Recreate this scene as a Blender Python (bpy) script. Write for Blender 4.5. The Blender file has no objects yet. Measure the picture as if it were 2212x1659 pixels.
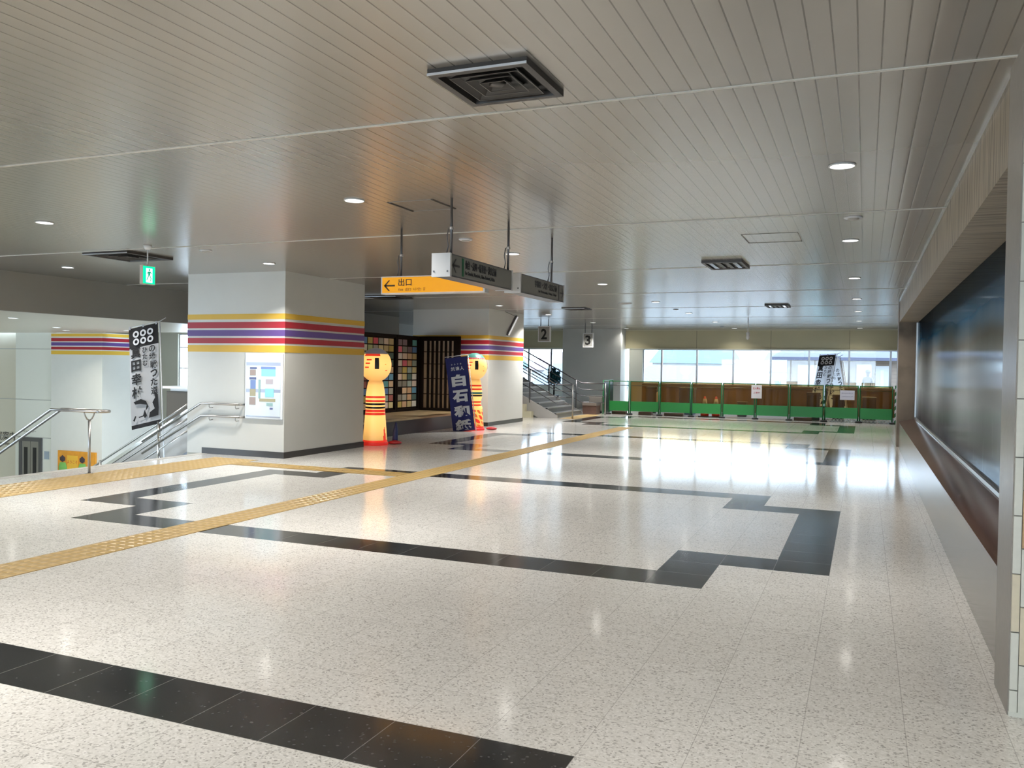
import bpy, bmesh, math, random
from mathutils import Vector, Matrix
S = bpy.context.scene
COL = S.collection
rnd = random.Random(7)

# ---------------------------------------------------------------- camera
CAM_H = 1.6
def cam_axes(yaw, pitch, roll):
    y, p, r = (math.radians(a) for a in (yaw, pitch, roll))
    f = Vector((-math.sin(y)*math.cos(p), math.cos(y)*math.cos(p), math.sin(p)))
    rt = Vector((math.cos(y), math.sin(y), 0)); up = rt.cross(f)
    return math.cos(r)*rt+math.sin(r)*up, -math.sin(r)*rt+math.cos(r)*up, f
cd = bpy.data.cameras.new('camera'); cam = bpy.data.objects.new('camera', cd); COL.objects.link(cam)
rt, up, fw = cam_axes(22.485, -1.146, 0.871)
m = Matrix((( rt.x, up.x, -fw.x, 0), (rt.y, up.y, -fw.y, 0), (rt.z, up.z, -fw.z, CAM_H), (0, 0, 0, 1)))
cam.matrix_world = m
cd.sensor_width = 36; cd.lens = 1839.8/2212*36; cd.clip_start = .05; cd.clip_end = 600
S.camera = cam

# ---------------------------------------------------------------- world, exposure
w = bpy.data.worlds.new('world'); S.world = w; w.use_nodes = True
nt = w.node_tree; nt.nodes.clear()
bg = nt.nodes.new('ShaderNodeBackground'); ow = nt.nodes.new('ShaderNodeOutputWorld')
tc = nt.nodes.new('ShaderNodeTexCoord'); sx = nt.nodes.new('ShaderNodeSeparateXYZ'); cr = nt.nodes.new('ShaderNodeValToRGB')
nt.links.new(tc.outputs['Generated'], sx.inputs[0]); nt.links.new(sx.outputs['Z'], cr.inputs[0])
cr.color_ramp.elements[0].position = 0.0; cr.color_ramp.elements[0].color = (.72, .87, 1, 1)
cr.color_ramp.elements[1].position = .8; cr.color_ramp.elements[1].color = (.60, .78, 1, 1)
nt.links.new(cr.outputs[0], bg.inputs[0]); bg.inputs[1].default_value = 9.5
nt.links.new(bg.outputs[0], ow.inputs[0])
S.view_settings.view_transform = 'Standard'; S.view_settings.look = 'None'
S.view_settings.exposure = 0.08; S.view_settings.gamma = 1.0
try: S.view_settings.use_curve_mapping = False
except Exception: pass
S.cycles.max_bounces = 8; S.cycles.diffuse_bounces = 4; S.cycles.glossy_bounces = 4
S.cycles.transparent_max_bounces = 16; S.cycles.sample_clamp_indirect = 6.0
S.cycles.caustics_reflective = False; S.cycles.caustics_refractive = False
LAMP_W = 52.0
def portal(name, cx, cy, cz, sxw, szh, rz):
    l = bpy.data.lights.new(name, 'AREA'); l.shape = 'RECTANGLE'; l.size = sxw; l.size_y = szh
    l.cycles.is_portal = True
    o = bpy.data.objects.new(name, l); COL.objects.link(o); o.location = (cx, cy, cz)
    o.rotation_euler = (math.radians(90), 0, rz)
    return o
# area light points along local -Z; with x-rotation of +90 deg it faces +Y, so turn to face into the hall
portal('window_portal', -3.5, 33.35, 1.7, 9.4, 1.5, math.pi)
portal('window_portal', -12.3, 33.35, 1.6, 2.3, 1.6, math.pi)

# ---------------------------------------------------------------- materials
MATS = {}
def mat(name, col=(.5, .5, .5), rough=.5, metal=0., em=0., spec=.5, noise=0., nscale=8., emcol=None, bump=0.):
    if name in MATS: return MATS[name]
    m = bpy.data.materials.new(name); m.use_nodes = True; n = m.node_tree; b = n.nodes['Principled BSDF']
    b.inputs['Base Color'].default_value = (*col, 1); b.inputs['Roughness'].default_value = rough
    b.inputs['Metallic'].default_value = metal; b.inputs['Specular IOR Level'].default_value = spec
    if em:
        b.inputs['Emission Color'].default_value = (*(emcol or col), 1); b.inputs['Emission Strength'].default_value = em
    if noise or bump:
        t = n.nodes.new('ShaderNodeTexCoord'); z = n.nodes.new('ShaderNodeTexNoise'); z.inputs['Scale'].default_value = nscale
        z.inputs['Detail'].default_value = 3
        n.links.new(t.outputs['Object'], z.inputs['Vector'])
        if noise:
            mx = n.nodes.new('ShaderNodeMix'); mx.data_type = 'RGBA'
            mx.inputs[6].default_value = (*[c*(1-noise) for c in col], 1); mx.inputs[7].default_value = (*[min(1, c*(1+noise)) for c in col], 1)
            n.links.new(z.outputs['Fac'], mx.inputs[0]); n.links.new(mx.outputs[2], b.inputs['Base Color'])
        if bump:
            bp = n.nodes.new('ShaderNodeBump'); bp.inputs['Strength'].default_value = bump; bp.inputs['Distance'].default_value = .01
            n.links.new(z.outputs['Fac'], bp.inputs['Height']); n.links.new(bp.outputs[0], b.inputs['Normal'])
    MATS[name] = m; return m

class N:   # tiny node helper
    def __init__(s, m): s.t = m.node_tree
    def math(s, op, a, b=None, c=None):
        n = s.t.nodes.new('ShaderNodeMath'); n.operation = op
        for i, v in enumerate((a, b, c)):
            if v is None: continue
            if isinstance(v, (int, float)): n.inputs[i].default_value = v
            else: s.t.links.new(v, n.inputs[i])
        return n.outputs[0]
    def mix(s, f, a, b):
        n = s.t.nodes.new('ShaderNodeMix'); n.data_type = 'RGBA'
        for i, v in ((0, f), (6, a), (7, b)):
            if isinstance(v, (int, float)): n.inputs[i].default_value = v
            elif isinstance(v, tuple): n.inputs[i].default_value = (*v, 1)
            else: s.t.links.new(v, n.inputs[i])
        return n.outputs[2]
    def xyz(s, coord='Object'):
        t = s.t.nodes.new('ShaderNodeTexCoord'); x = s.t.nodes.new('ShaderNodeSeparateXYZ')
        s.t.links.new(t.outputs[coord], x.inputs[0]); return t.outputs[coord], x.outputs
    def noise(s, vec, scale, detail=2, out='Fac', scl=None):
        if scl:
            mp = s.t.nodes.new('ShaderNodeMapping'); mp.inputs['Scale'].default_value = scl
            s.t.links.new(vec, mp.inputs[0]); vec = mp.outputs[0]
        n = s.t.nodes.new('ShaderNodeTexNoise'); n.inputs['Scale'].default_value = scale; n.inputs['Detail'].default_value = detail
        s.t.links.new(vec, n.inputs['Vector']); return n.outputs[out]
    def ramp(s, f, pts):
        n = s.t.nodes.new('ShaderNodeValToRGB'); e = n.color_ramp.elements
        while len(e) < len(pts): e.new(.5)
        for el, (p, c) in zip(e, pts): el.position = p; el.color = (*c, 1)
        s.t.links.new(f, n.inputs[0]); return n.outputs[0]
    def bump(s, h, st, dist):
        n = s.t.nodes.new('ShaderNodeBump'); n.inputs['Strength'].default_value = st; n.inputs['Distance'].default_value = dist
        s.t.links.new(h, n.inputs['Height']); return n.outputs[0]

TX, TY = .4235, .42
def floor_material(name, dark):
    m = mat(name, rough=.11); n = N(m); b = m.node_tree.nodes['Principled BSDF']
    vec, o = n.xyz()
    v = m.node_tree.nodes.new('ShaderNodeTexVoronoi'); v.inputs['Scale'].default_value = 105
    m.node_tree.links.new(vec, v.inputs['Vector'])
    sep = m.node_tree.nodes.new('ShaderNodeSeparateColor'); m.node_tree.links.new(v.outputs['Color'], sep.inputs[0])
    if dark:
        c = n.ramp(sep.outputs[0], [(0, (.012, .013, .015)), (.8, (.022, .024, .026)), (.97, (.03, .032, .034)), (1, (.1, .1, .1))])
    else:
        c = n.ramp(sep.outputs[0], [(0, (.42, .40, .38)), (.09, (.56, .54, .51)), (.2, (.76, .74, .70)), (.75, (.83, .81, .77)), (1, (.92, .90, .87))])
    # a small tone shift from tile to tile
    ix = n.math('FLOOR', n.math('DIVIDE', n.math('ADD', o['X'], 1.07), TX)); iy = n.math('FLOOR', n.math('DIVIDE', n.math('SUBTRACT', o['Y'], 2.9), TY))
    cx = m.node_tree.nodes.new('ShaderNodeCombineXYZ'); m.node_tree.links.new(ix, cx.inputs[0]); m.node_tree.links.new(iy, cx.inputs[1])
    wn = m.node_tree.nodes.new('ShaderNodeTexWhiteNoise'); m.node_tree.links.new(cx.outputs[0], wn.inputs['Vector'])
    c = n.mix(n.math('MULTIPLY', wn.outputs['Value'], .09), c, (.02, .02, .02) if dark else (.42, .38, .34))
    lines = []
    for ax, off, p in (('X', 1.07, TX), ('Y', -2.9, TY)):
        fr = n.math('FRACT', n.math('DIVIDE', n.math('ADD', o[ax], off), p))
        d = n.math('MINIMUM', fr, n.math('SUBTRACT', 1.0, fr))
        lines.append(n.math('LESS_THAN', d, .0042))
    g = n.math('MAXIMUM', lines[0], lines[1])
    c = n.mix(n.math('MULTIPLY', g, .9 if dark else .55), c, (.24, .23, .22) if dark else (.3, .28, .26))
    m.node_tree.links.new(c, b.inputs['Base Color'])
    r = n.math('MULTIPLY_ADD', n.noise(vec, 1.1, 3), .05, .085)
    m.node_tree.links.new(r, b.inputs['Roughness'])
    m.node_tree.links.new(n.bump(n.noise(vec, 1.6, 2), .10, .002), b.inputs['Normal'])
    b.inputs['IOR'].default_value = 1.55
    return m
M_FLOOR = floor_material('polished_terrazzo', False)
M_DARK = floor_material('black_granite', True)

def ceiling_material():
    m = mat('ceiling_metal', (.5, .47, .42), .24); n = N(m); b = m.node_tree.nodes['Principled BSDF']
    vec, o = n.xyz()
    fr = n.math('FRACT', n.math('DIVIDE', n.math('ADD', o['X'], 20.002), .1072))
    d = n.math('MINIMUM', fr, n.math('SUBTRACT', 1.0, fr))
    g = n.math('LESS_THAN', d, .035)
    c = n.mix(n.math('MULTIPLY', g, .7), (.44, .415, .375), (.12, .115, .1))
    m.node_tree.links.new(c, b.inputs['Base Color'])
    b.inputs['Metallic'].default_value = .55
    hgt = n.math('SUBTRACT', 1.0, n.math('POWER', n.math('MULTIPLY', n.math('SUBTRACT', .5, d), 2.0), 6))
    bn = n.bump(hgt, .35, .002)
    m.node_tree.links.new(bn, b.inputs['Normal'])
    return m
M_CEIL = ceiling_material()

def travertine(name, c1, c2, sc=1.0):
    m = mat(name, c1, .45); n = N(m); b = m.node_tree.nodes['Principled BSDF']
    vec, o = n.xyz()
    f = n.noise(vec, 6*sc, 4, scl=(.25, 3.2, .25)); f2 = n.noise(vec, 3, 3)
    c = n.ramp(f, [(.3, c2), (.5, c1), (.75, tuple(min(1, x*1.25) for x in c1))])
    c = n.mix(n.math('MULTIPLY', f2, .25), c, c2)
    m.node_tree.links.new(c, b.inputs['Base Color'])
    m.node_tree.links.new(n.bump(f, .35, .01), b.inputs['Normal'])
    return m
M_TRAV = travertine('ribbed_travertine', (.42, .365, .28), (.13, .10, .07))
M_TRAVD = travertine('brown_travertine', (.24, .19, .14), (.11, .08, .055))

def glass_material(name, tint=(.96, .98, 1), refl=.06):
    m = bpy.data.materials.new(name); m.use_nodes = True; t = m.node_tree; t.nodes.clear()
    o = t.nodes.new('ShaderNodeOutputMaterial'); mx = t.nodes.new('ShaderNodeMixShader')
    a = t.nodes.new('ShaderNodeBsdfTransparent'); g = t.nodes.new('ShaderNodeBsdfGlossy')
    a.inputs[0].default_value = (*tint, 1); g.inputs['Roughness'].default_value = .02
    mx.inputs[0].default_value = refl
    t.links.new(a.outputs[0], mx.inputs[1]); t.links.new(g.outputs[0], mx.inputs[2]); t.links.new(mx.outputs[0], o.inputs[0])
    MATS[name] = m; return m
M_GLASS = glass_material('window_glass')
def sheet_material(name, tint, body, f):
    m = bpy.data.materials.new(name); m.use_nodes = True; t = m.node_tree; t.nodes.clear()
    o = t.nodes.new('ShaderNodeOutputMaterial'); mx = t.nodes.new('ShaderNodeMixShader')
    a = t.nodes.new('ShaderNodeBsdfTransparent'); g = t.nodes.new('ShaderNodeBsdfPrincipled')
    a.inputs[0].default_value = (*tint, 1); g.inputs['Base Color'].default_value = (*body, 1); g.inputs['Roughness'].default_value = .3
    mx.inputs[0].default_value = f
    t.links.new(a.outputs[0], mx.inputs[1]); t.links.new(g.outputs[0], mx.inputs[2]); t.links.new(mx.outputs[0], o.inputs[0])
    MATS[name] = m; return m
M_AMBER = sheet_material('amber_film', (.62, .42, .16), (.15, .065, .012), .42)
M_NETG = sheet_material('green_net', (.6, .75, .7), (.01, .05, .035), .8)

M_WHITE = mat('white_paint', (.74, .74, .70), .45, noise=.03, nscale=3)
M_WHITE2 = mat('white_plastic', (.93, .94, .96), .35)
M_BASEB = mat('dark_skirting', (.03, .026, .024), .3)
M_CREAM = mat('cream_panel', (.62, .56, .36), .5, noise=.04, nscale=2)
M_BEIGE = mat('beige_wall', (.72, .69, .58), .5, noise=.03, nscale=2)
M_FASC = mat('brown_grey_fascia', (.36, .335, .285), .4, noise=.05, nscale=2)
M_STEEL = mat('brushed_steel', (.55, .54, .53), .33, 1.)
M_DSTEEL = mat('dark_steel', (.16, .16, .17), .35, .9)
M_CHROME = mat('polished_steel', (.8, .8, .8), .1, 1.)
M_BLACK = mat('black', (.012, .012, .012), .5)
M_VENT = mat('vent_brown_black', (.035, .03, .027), .45)
M_YEL = mat('band_yellow', (.80, .50, .06), .5)
M_RED = mat('band_red', (.42, .02, .035), .5)
M_PUR = mat('band_purple', (.13, .07, .28), .5)
M_GREEN = mat('barrier_green', (.012, .21, .04), .4)
M_GREEND = mat('barrier_frame_green', (.01, .15, .04), .4)
M_WOODD = mat('dark_wood', (.012, .008, .007), .6, spec=.15, noise=.3, nscale=20)
M_WOODL = mat('light_wood', (.42, .31, .17), .4, noise=.15, nscale=6)
M_GOLD = mat('tactile_ochre', (.42, .285, .11), .42, noise=.12, nscale=9)
M_GOLDB = mat('tactile_ochre_raised', (.55, .385, .16), .36, noise=.08, nscale=9)
M_GREYG = mat('grey_granite', (.24, .215, .19), .16, noise=.2, nscale=60)
M_BROWNG = mat('brown_granite', (.10, .048, .036), .1, noise=.35, nscale=70)
M_STEP = mat('stair_grey', (.16, .165, .17), .4, noise=.15, nscale=30)
M_STEPE = mat('stair_nosing', (.36, .37, .37), .4)
M_ALU = mat('aluminium_frame', (.55, .56, .58), .35, .8)

# ---------------------------------------------------------------- mesh helpers
def box(bm, x0, x1, y0, y1, z0, z1, mi=0, mtx=None):
    vs = [Vector((x, y, z)) for z in (z0, z1) for y in (y0, y1) for x in (x0, x1)]
    if mtx: vs = [mtx @ v for v in vs]
    v = [bm.verts.new(p) for p in vs]
    for f in ((0, 2, 3, 1), (4, 5, 7, 6), (0, 1, 5, 4), (2, 6, 7, 3), (0, 4, 6, 2), (1, 3, 7, 5)):
        fa = bm.faces.new([v[i] for i in f]); fa.material_index = mi
def quad(bm, pts, mi=0):
    f = bm.faces.new([bm.verts.new(p) for p in pts]); f.material_index = mi; return f
def tube(bm, pts, r, seg=10, mi=0, caps=True):
    pts = [Vector(p) for p in pts]; rings = []
    prev = None
    for i, p in enumerate(pts):
        if i == 0: d = pts[1]-p
        elif i == len(pts)-1: d = p-pts[i-1]
        else: d = (pts[i+1]-p).normalized()+(p-pts[i-1]).normalized()
        d.normalize()
        a = d.orthogonal().normalized() if prev is None else (prev-d*prev.dot(d)).normalized()
        prev = a; b = d.cross(a)
        rr = r[i] if isinstance(r, (list, tuple)) else r
        rings.append([bm.verts.new(p+a*math.cos(t)*rr+b*math.sin(t)*rr) for t in (2*math.pi*k/seg for k in range(seg))])
    for q in range(len(rings)-1):
        for k in range(seg):
            f = bm.faces.new((rings[q][k], rings[q][(k+1) % seg], rings[q+1][(k+1) % seg], rings[q+1][k])); f.smooth = True; f.material_index = mi
    if caps:
        for rg, s in ((rings[0], -1), (rings[-1], 1)):
            f = bm.faces.new(rg if s > 0 else rg[::-1]); f.material_index = mi
def lathe(bm, prof, seg=24, mi=0, c=(0, 0, 0), mfun=None, sx=1, sy=1):
    rings = []
    for r, z in prof:
        rings.append([bm.verts.new((c[0]+sx*r*math.cos(2*math.pi*k/seg), c[1]+sy*r*math.sin(2*math.pi*k/seg), c[2]+z)) for k in range(seg)])
    for q in range(len(rings)-1):
        for k in range(seg):
            f = bm.faces.new((rings[q][k], rings[q][(k+1) % seg], rings[q+1][(k+1) % seg], rings[q+1][k])); f.smooth = True
            f.material_index = mfun(2*math.pi*(k+.5)/seg, c[2]+(prof[q][1]+prof[q+1][1])/2, q) if mfun else mi
    for rg, pr, rev in ((rings[0], prof[0], True), (rings[-1], prof[-1], False)):
        if pr[0] > 1e-4:
            f = bm.faces.new(rg[::-1] if rev else rg); f.material_index = mfun(0, c[2]+pr[1], -1) if mfun else mi
def link(o):
    COL.objects.link(o); return o
def obj(name, bm, mats, parent=None, loc=None, bevel=0):
    """one mesh object; world-space verts are shifted to the parent's (or its own) origin"""
    bmesh.ops.recalc_face_normals(bm, faces=bm.faces[:]) if not bm.faces or len(bm.faces) < 60000 else None
    if parent is not None and parent.get('_local') is None:
        off = Vector(parent.location); p = parent.parent
        while p is not None: off += Vector(p.location); p = p.parent
        r0 = parent
        while r0.parent is not None: r0 = r0.parent
        if r0.get('_local') is not None: off = Vector((0, 0, 0))
    elif parent is not None: off = Vector((0, 0, 0))
    elif loc is not None: off = Vector(loc)
    else:
        xs = [v.co.x for v in bm.verts]; ys = [v.co.y for v in bm.verts]; zs = [v.co.z for v in bm.verts]
        off = Vector(((min(xs)+max(xs))/2, (min(ys)+max(ys))/2, min(zs)))
    bmesh.ops.translate(bm, verts=bm.verts[:], vec=-off)
    me = bpy.data.meshes.new(name); bm.to_mesh(me); bm.free()
    for mm in (mats if isinstance(mats, (list, tuple)) else [mats]): me.materials.append(mm)
    o = link(bpy.data.objects.new(name, me))
    if parent is not None: o.parent = parent
    elif loc is None or True:
        o.location = off
    if bevel:
        b = o.modifiers.new('bevel', 'BEVEL'); b.width = bevel; b.segments = 2; b.limit_method = 'ANGLE'
    return o
def tag(o, label, cat, group=None, kind=None):
    o['label'] = label; o['category'] = cat
    if group: o['group'] = group
    if kind: o['kind'] = kind
    return o
def thing(name, label, cat, loc, rz=0, group=None, local=False):
    o = link(bpy.data.objects.new(name, None)); o.location = loc; o.rotation_euler = (0, 0, rz)
    o.empty_display_size = .1
    if local: o['_local'] = 1
    return tag(o, label, cat, group)
def struct(name, bm, mats, parent=None):
    # structure keeps world coordinates so that tile patterns stay aligned
    o = obj(name, bm, mats, parent, loc=(0, 0, 0))
    if parent is None: o['kind'] = 'structure'
    return o
def dup(root, loc, label, rz=None, group=None, name=None):
    r = link(root.copy()); r.location = loc; r['label'] = label
    if rz is not None: r.rotation_euler = (0, 0, rz)
    if group: r['group'] = group
    if name: r.name = name
    def kids(src, dst):
        for ch in list(src.children):
            c = link(ch.copy()); c.parent = dst; c.matrix_parent_inverse = ch.matrix_parent_inverse.copy()
            kids(ch, c)
    kids(root, r); return r
NB = lambda: bmesh.new()
def text_bm(s, size, bold=0., ext=.001):
    cu = bpy.data.curves.new('t', 'FONT'); cu.body = s; cu.size = size; cu.align_x = 'CENTER'; cu.align_y = 'CENTER'
    cu.extrude = ext; cu.offset = bold; cu.resolution_u = 2
    o = link(bpy.data.objects.new('t', cu)); dg = bpy.context.evaluated_depsgraph_get(); dg.update()
    me = bpy.data.meshes.new_from_object(o.evaluated_get(dg)); bm = bmesh.new(); bm.from_mesh(me)
    bpy.data.objects.remove(o); bpy.data.curves.remove(cu); bpy.data.meshes.remove(me)
    return bm
def put_text(bm, s, size, mtx, bold=0., mi=0, fitw=None, fith=None):
    t = text_bm(s, size, bold)
    if not t.verts: t.free(); return
    x0 = min(v.co.x for v in t.verts); x1 = max(v.co.x for v in t.verts); y0 = min(v.co.y for v in t.verts); y1 = max(v.co.y for v in t.verts)
    kx = fitw/(x1-x0) if fitw else 1; ky = fith/(y1-y0) if fith else 1
    cx, cy = (x0+x1)/2, (y0+y1)/2; d = {}
    for v in t.verts: d[v] = bm.verts.new(mtx @ Vector(((v.co.x-cx)*kx, (v.co.y-cy)*ky, v.co.z)))
    for f in t.faces:
        try: g = bm.faces.new([d[v] for v in f.verts]); g.material_index = mi
        except ValueError: pass
    t.free()
def frame_mtx(origin, right, upv):
    r = Vector(right).normalized(); u = Vector(upv).normalized(); n = r.cross(u)
    return Matrix(((r.x, u.x, n.x, origin[0]), (r.y, u.y, n.y, origin[1]), (r.z, u.z, n.z, origin[2]), (0, 0, 0, 1)))

CH = 3.15           # ceiling height
# ================================================================= FLOOR
bm = NB()
xs = sorted([-1.07+TX*i for i in range(-36, 10)]+[-10.75, -11.1, -13.9, 2.6]); xs = [x for x in xs if -16 <= x <= 2.6]
ys = sorted([2.9+TY*j for j in range(-36, 73)]+[5.9, 11.75, 14.3, 24.0]); ys = [y for y in ys if -12 <= y <= 33.1]
def xi(x): return math.floor((x+1.07)/TX+1e-6)
def yi(y): return math.floor((y-2.9)/TY+1e-6)
def is_dark(i, j):
    for k0 in (-20, 0+8-8, ):
        pass
    for n0 in (-12, 8, 28, 48):          # first row of every ring
        k = j-n0+8
        if n0 == -12: k = j+20-1         # the ring under the camera ends one row short
        R = 0
        if 8 <= k < 20 or True:
            # i: -1 -> x[-1.49,-1.07]; 0 -> [-1.07,-.65]; 1 -> [-.65,-.23]; -15 -> [-7.42,-7.0]; -17 -> [-8.27,-7.84]
            if k in (8, 19) and -15 <= i <= -1: return True
            if i in (-1, -15) and k in (8, 9, 10, 17, 18, 19): return True
            if k in (10, 17) and i in (0, 1, -16, -17): return True
            if i in (1, -17) and 10 <= k <= 17: return True
    return False
for a in range(len(xs)-1):
    for b_ in range(len(ys)-1):
        x0, x1, y0, y1 = xs[a], xs[a+1], ys[b_], ys[b_+1]
        if x1-x0 < 1e-4 or y1-y0 < 1e-4: continue
        cx, cy = (x0+x1)/2, (y0+y1)/2
        if 5.9 < cy < 11.75 and cx < -10.75: continue
        if 11.75 < cy < 14.3 and cx < -11.1: continue
        if cy < 24 and cx < -13.9: continue
        quad(bm, [(x0, y0, 0), (x1, y0, 0), (x1, y1, 0), (x0, y1, 0)], 1 if is_dark(xi(cx), yi(cy)) else 0)
bmesh.ops.remove_doubles(bm, verts=bm.verts[:], dist=1e-4)
for x0, x1, y0, y1 in ((-10.75, 2.6, -12, 14.3), (-13.9, -10.75, -12, 5.9), (-11.1, -10.75, 11.76, 14.3), (-13.9, 2.6, 14.3, 24), (-16, 2.6, 24, 33.1)):
    box(bm, x0, x1, y0, y1, -.35, -.004, 2)
struct('floor', bm, [M_FLOOR, M_DARK, M_BEIGE])
bm = NB(); box(bm, -31, -10.8, 4, 28, -4.2, -4.0); struct('floor', bm, mat('lower_floor', (.5, .47, .42), .25, noise=.1))

# ================================================================= CEILING
bm = NB(); box(bm, -16.2, 2.6, -12, 33.2, CH, CH+.2); struct('ceiling', bm, M_CEIL)
M_SEAM = mat('seam_white', (.78, .76, .70), .4)
k = 1
for y in (.65, 4.78, 8.91, 13.03, 17.15, 21.3, 25.4, 29.5):
    bm = NB(); box(bm, -13.9, .66, y-.012, y+.012, CH-.006, CH+.001); struct('trim_%d' % k, bm, M_SEAM); k += 1
bm = NB(); box(bm, -31, -14.02, 3, 19.55, 2.47, 2.67)
struct('ceiling', bm, mat('lower_ceiling_metal', (.62, .58, .50), .3, .3, noise=.03, nscale=2))
bm = NB(); box(bm, -14.02, -13.9, 3, 24, 2.45, CH); struct('wall_left', bm, M_FASC)

# ================================================================= WALLS
WALLM = M_BEIGE
bm = NB(); box(bm, -14.02, -13.9, 16.0, 24, 0, 2.45); struct('wall_left', bm, M_FASC)
bm = NB(); box(bm, -14.02, -13.9, -12, 5.8, 0, CH); struct('wall_left', bm, M_FASC)
bm = NB(); box(bm, -16.2, -14.02, 23.88, 24, 0, CH); struct('wall_left', bm, M_FASC)
bm = NB(); box(bm, -16.2, -16.05, 24, 33.2, 0, CH); struct('wall_left', bm, M_WHITE)
# far wall with two window openings
bm = NB()
FY0, FY1 = 33.0, 33.25
box(bm, -16.2, 1.3, FY0, FY1, 2.40, CH)            # cream band above the windows
struct('wall_far', bm, M_CREAM)
for x in (-9.9, -6.0, -3.25, -.53):
    bm = NB(); box(bm, x-.01, x+.01, FY0-.006, FY0, 2.40, 3.12); struct('trim_%d' % k, bm, mat('joint', (.35, .31, .2), .6)); k += 1
bm = NB(); box(bm, -16.2, 1.3, FY0-.04, FY0, 3.10, CH); box(bm, -16.2, 1.3, FY0-.03, FY0, 2.385, 2.42); struct('trim_%d' % k, bm, mat('pale_trim', (.7, .66, .5), .5)); k += 1
bm = NB(); box(bm, -16.2, -13.7, FY0, FY1, 0, 2.4); box(bm, -13.7, -11.2, FY0, FY1, 0, .85); box(bm, -8.65, -8.11, FY0, FY1, 0, 2.4)
box(bm, 1.1, 1.3, FY0, FY1, 0, 2.4)
struct('wall_far', bm, mat('pale_wall', (.74, .74, .64), .5))
bm = NB(); box(bm, -8.11, 1.1, FY0, FY1, 0, 1.0)
struct('wall_far', bm, mat('plywood_lining', (.27, .15, .045), .5, noise=.25, nscale=3))
# white pier of the far wall
bm = NB(); box(bm, -11.2, -8.8, 32.3, FY1, 0, CH); struct('wall_far', bm, M_WHITE)
def window(n, x0, x1, z0, z1, y, mull, rows=()):
    bm = NB()
    for a, b_ in ((x0, x0+.05), (x1-.05, x1)): box(bm, a, b_, y-.03, y+.05, z0, z1)
    for a, b_ in ((z0, z0+.05), (z1-.05, z1)): box(bm, x0+.05, x1-.05, y-.03, y+.05, a, b_)
    for x in mull: box(bm, x-.033, x+.033, y-.03, y+.05, z0+.05, z1-.05)
    for z in rows: box(bm, x0+.05, x1-.05, y-.02, y+.04, z-.02, z+.02)
    f = struct('window_%d' % n, bm, M_ALU)
    bm = NB(); box(bm, x0+.05, x1-.05, y+.005, y+.015, z0+.05, z1-.05); obj('pane', bm, M_GLASS, f)
    return f
window(1, -8.11, 1.1, 1.0, 2.40, 33.1, (-7.36, -5.99, -4.62, -3.25, -1.9, -.53, .84))
window(2, -13.7, -11.2, .85, 2.40, 33.1, (-12.95, -11.95))
# right wall, beyond the mural bay
bm = NB(); box(bm, 1.12, 1.3, 20.9, 33.0, 0, CH); struct('wall_right', bm, M_TRAVD)
bm = NB(); box(bm, .66, 1.3, 20.2, 20.9, 0, CH); struct('wall_right', bm, M_TRAVD)
# beam over the mural
bm = NB(); box(bm, .67, 1.1, 5.0, 20.2, 2.69, 3.12); struct('wall_right', bm, M_TRAV)
bm = NB(); box(bm, .655, .68, 5.0, 20.2, 3.115, CH); struct('trim_%d' % k, bm, M_CHROME); k += 1
# bay back wall and ledge
bm = NB(); box(bm, 1.1, 1.3, 4.9, 20.9, 0, CH); struct('wall_right', bm, M_BEIGE)
bm = NB(); box(bm, .70, 1.1, 5.0, 20.2, 0, .545); struct('wall_right', bm, M_GREYG)
bm = NB()
v = [(.695, 5.0, .545), (1.0, 5.0, .62), (1.0, 20.2, .62), (.695, 20.2, .545)]
quad(bm, v); quad(bm, [(.695, 5, .53), (.695, 20.2, .53), (.695, 20.2, .545), (.695, 5, .545)])
box(bm, 1.0, 1.1, 5.0, 20.2, .545, .62)
struct('trim_%d' % k, bm, M_BROWNG); k += 1
# near pier with stone tiles
bm = NB(); box(bm, .652, 2.6, 4.572, 5.0, 0, CH); struct('wall_right', bm, mat('pier_side_stone', (.33, .31, .28), .35, noise=.12, nscale=25))
bm = NB(); tc_ = [mat('stone_pale', (.86, .87, .79), .35, noise=.06, nscale=30), mat('stone_cream', (.86, .78, .60), .35, noise=.08, nscale=30), mat('stone_tan', (.66, .46, .26), .35, noise=.1, nscale=30)]
x = .656; c = 0
for wdt in [.036]+[.165]*12:
    z = .02+(-.17 if c % 2 == 0 else -.05)
    while z < CH:
        z0, z1 = max(z+.003, .02), min(z+.27, CH)
        if z1 > z0+.02:
            mi = rnd.choice([0, 1, 1, 1, 2]) if c else rnd.choice([0, 0, 0, 1])
            box(bm, x+.002, min(x+wdt-.002, 2.6), 4.56, 4.573, z0, z1, mi)
        z += .273
    x += wdt; c += 1
    if x > 2.6: break
box(bm, .656, 2.6, 4.557, 4.573, 0, .02, 0)
struct('wall_right', bm, tc_)
bm = NB(); box(bm, 2.6, 2.75, -12, 4.9, 0, CH); struct('wall_right', bm, M_WHITE)
bm = NB(); box(bm, -14, 2.6, -12.2, -12, 0, .4); box(bm, -14, 2.6, -12.2, -12, 2.6, CH)
box(bm, -14, -12, -12.2, -12, .4, 2.6); box(bm, 1, 2.6, -12.2, -12, .4, 2.6); struct('wall_near', bm, M_WHITE)
window(3, -12, 1, .4, 2.6, -12.1, (-10, -8, -6, -4, -2))  # unseen back windows, added to bring daylight into the near hall
portal('window_portal', -5.5, -12.25, 1.5, 13, 2.2, 0)

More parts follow.
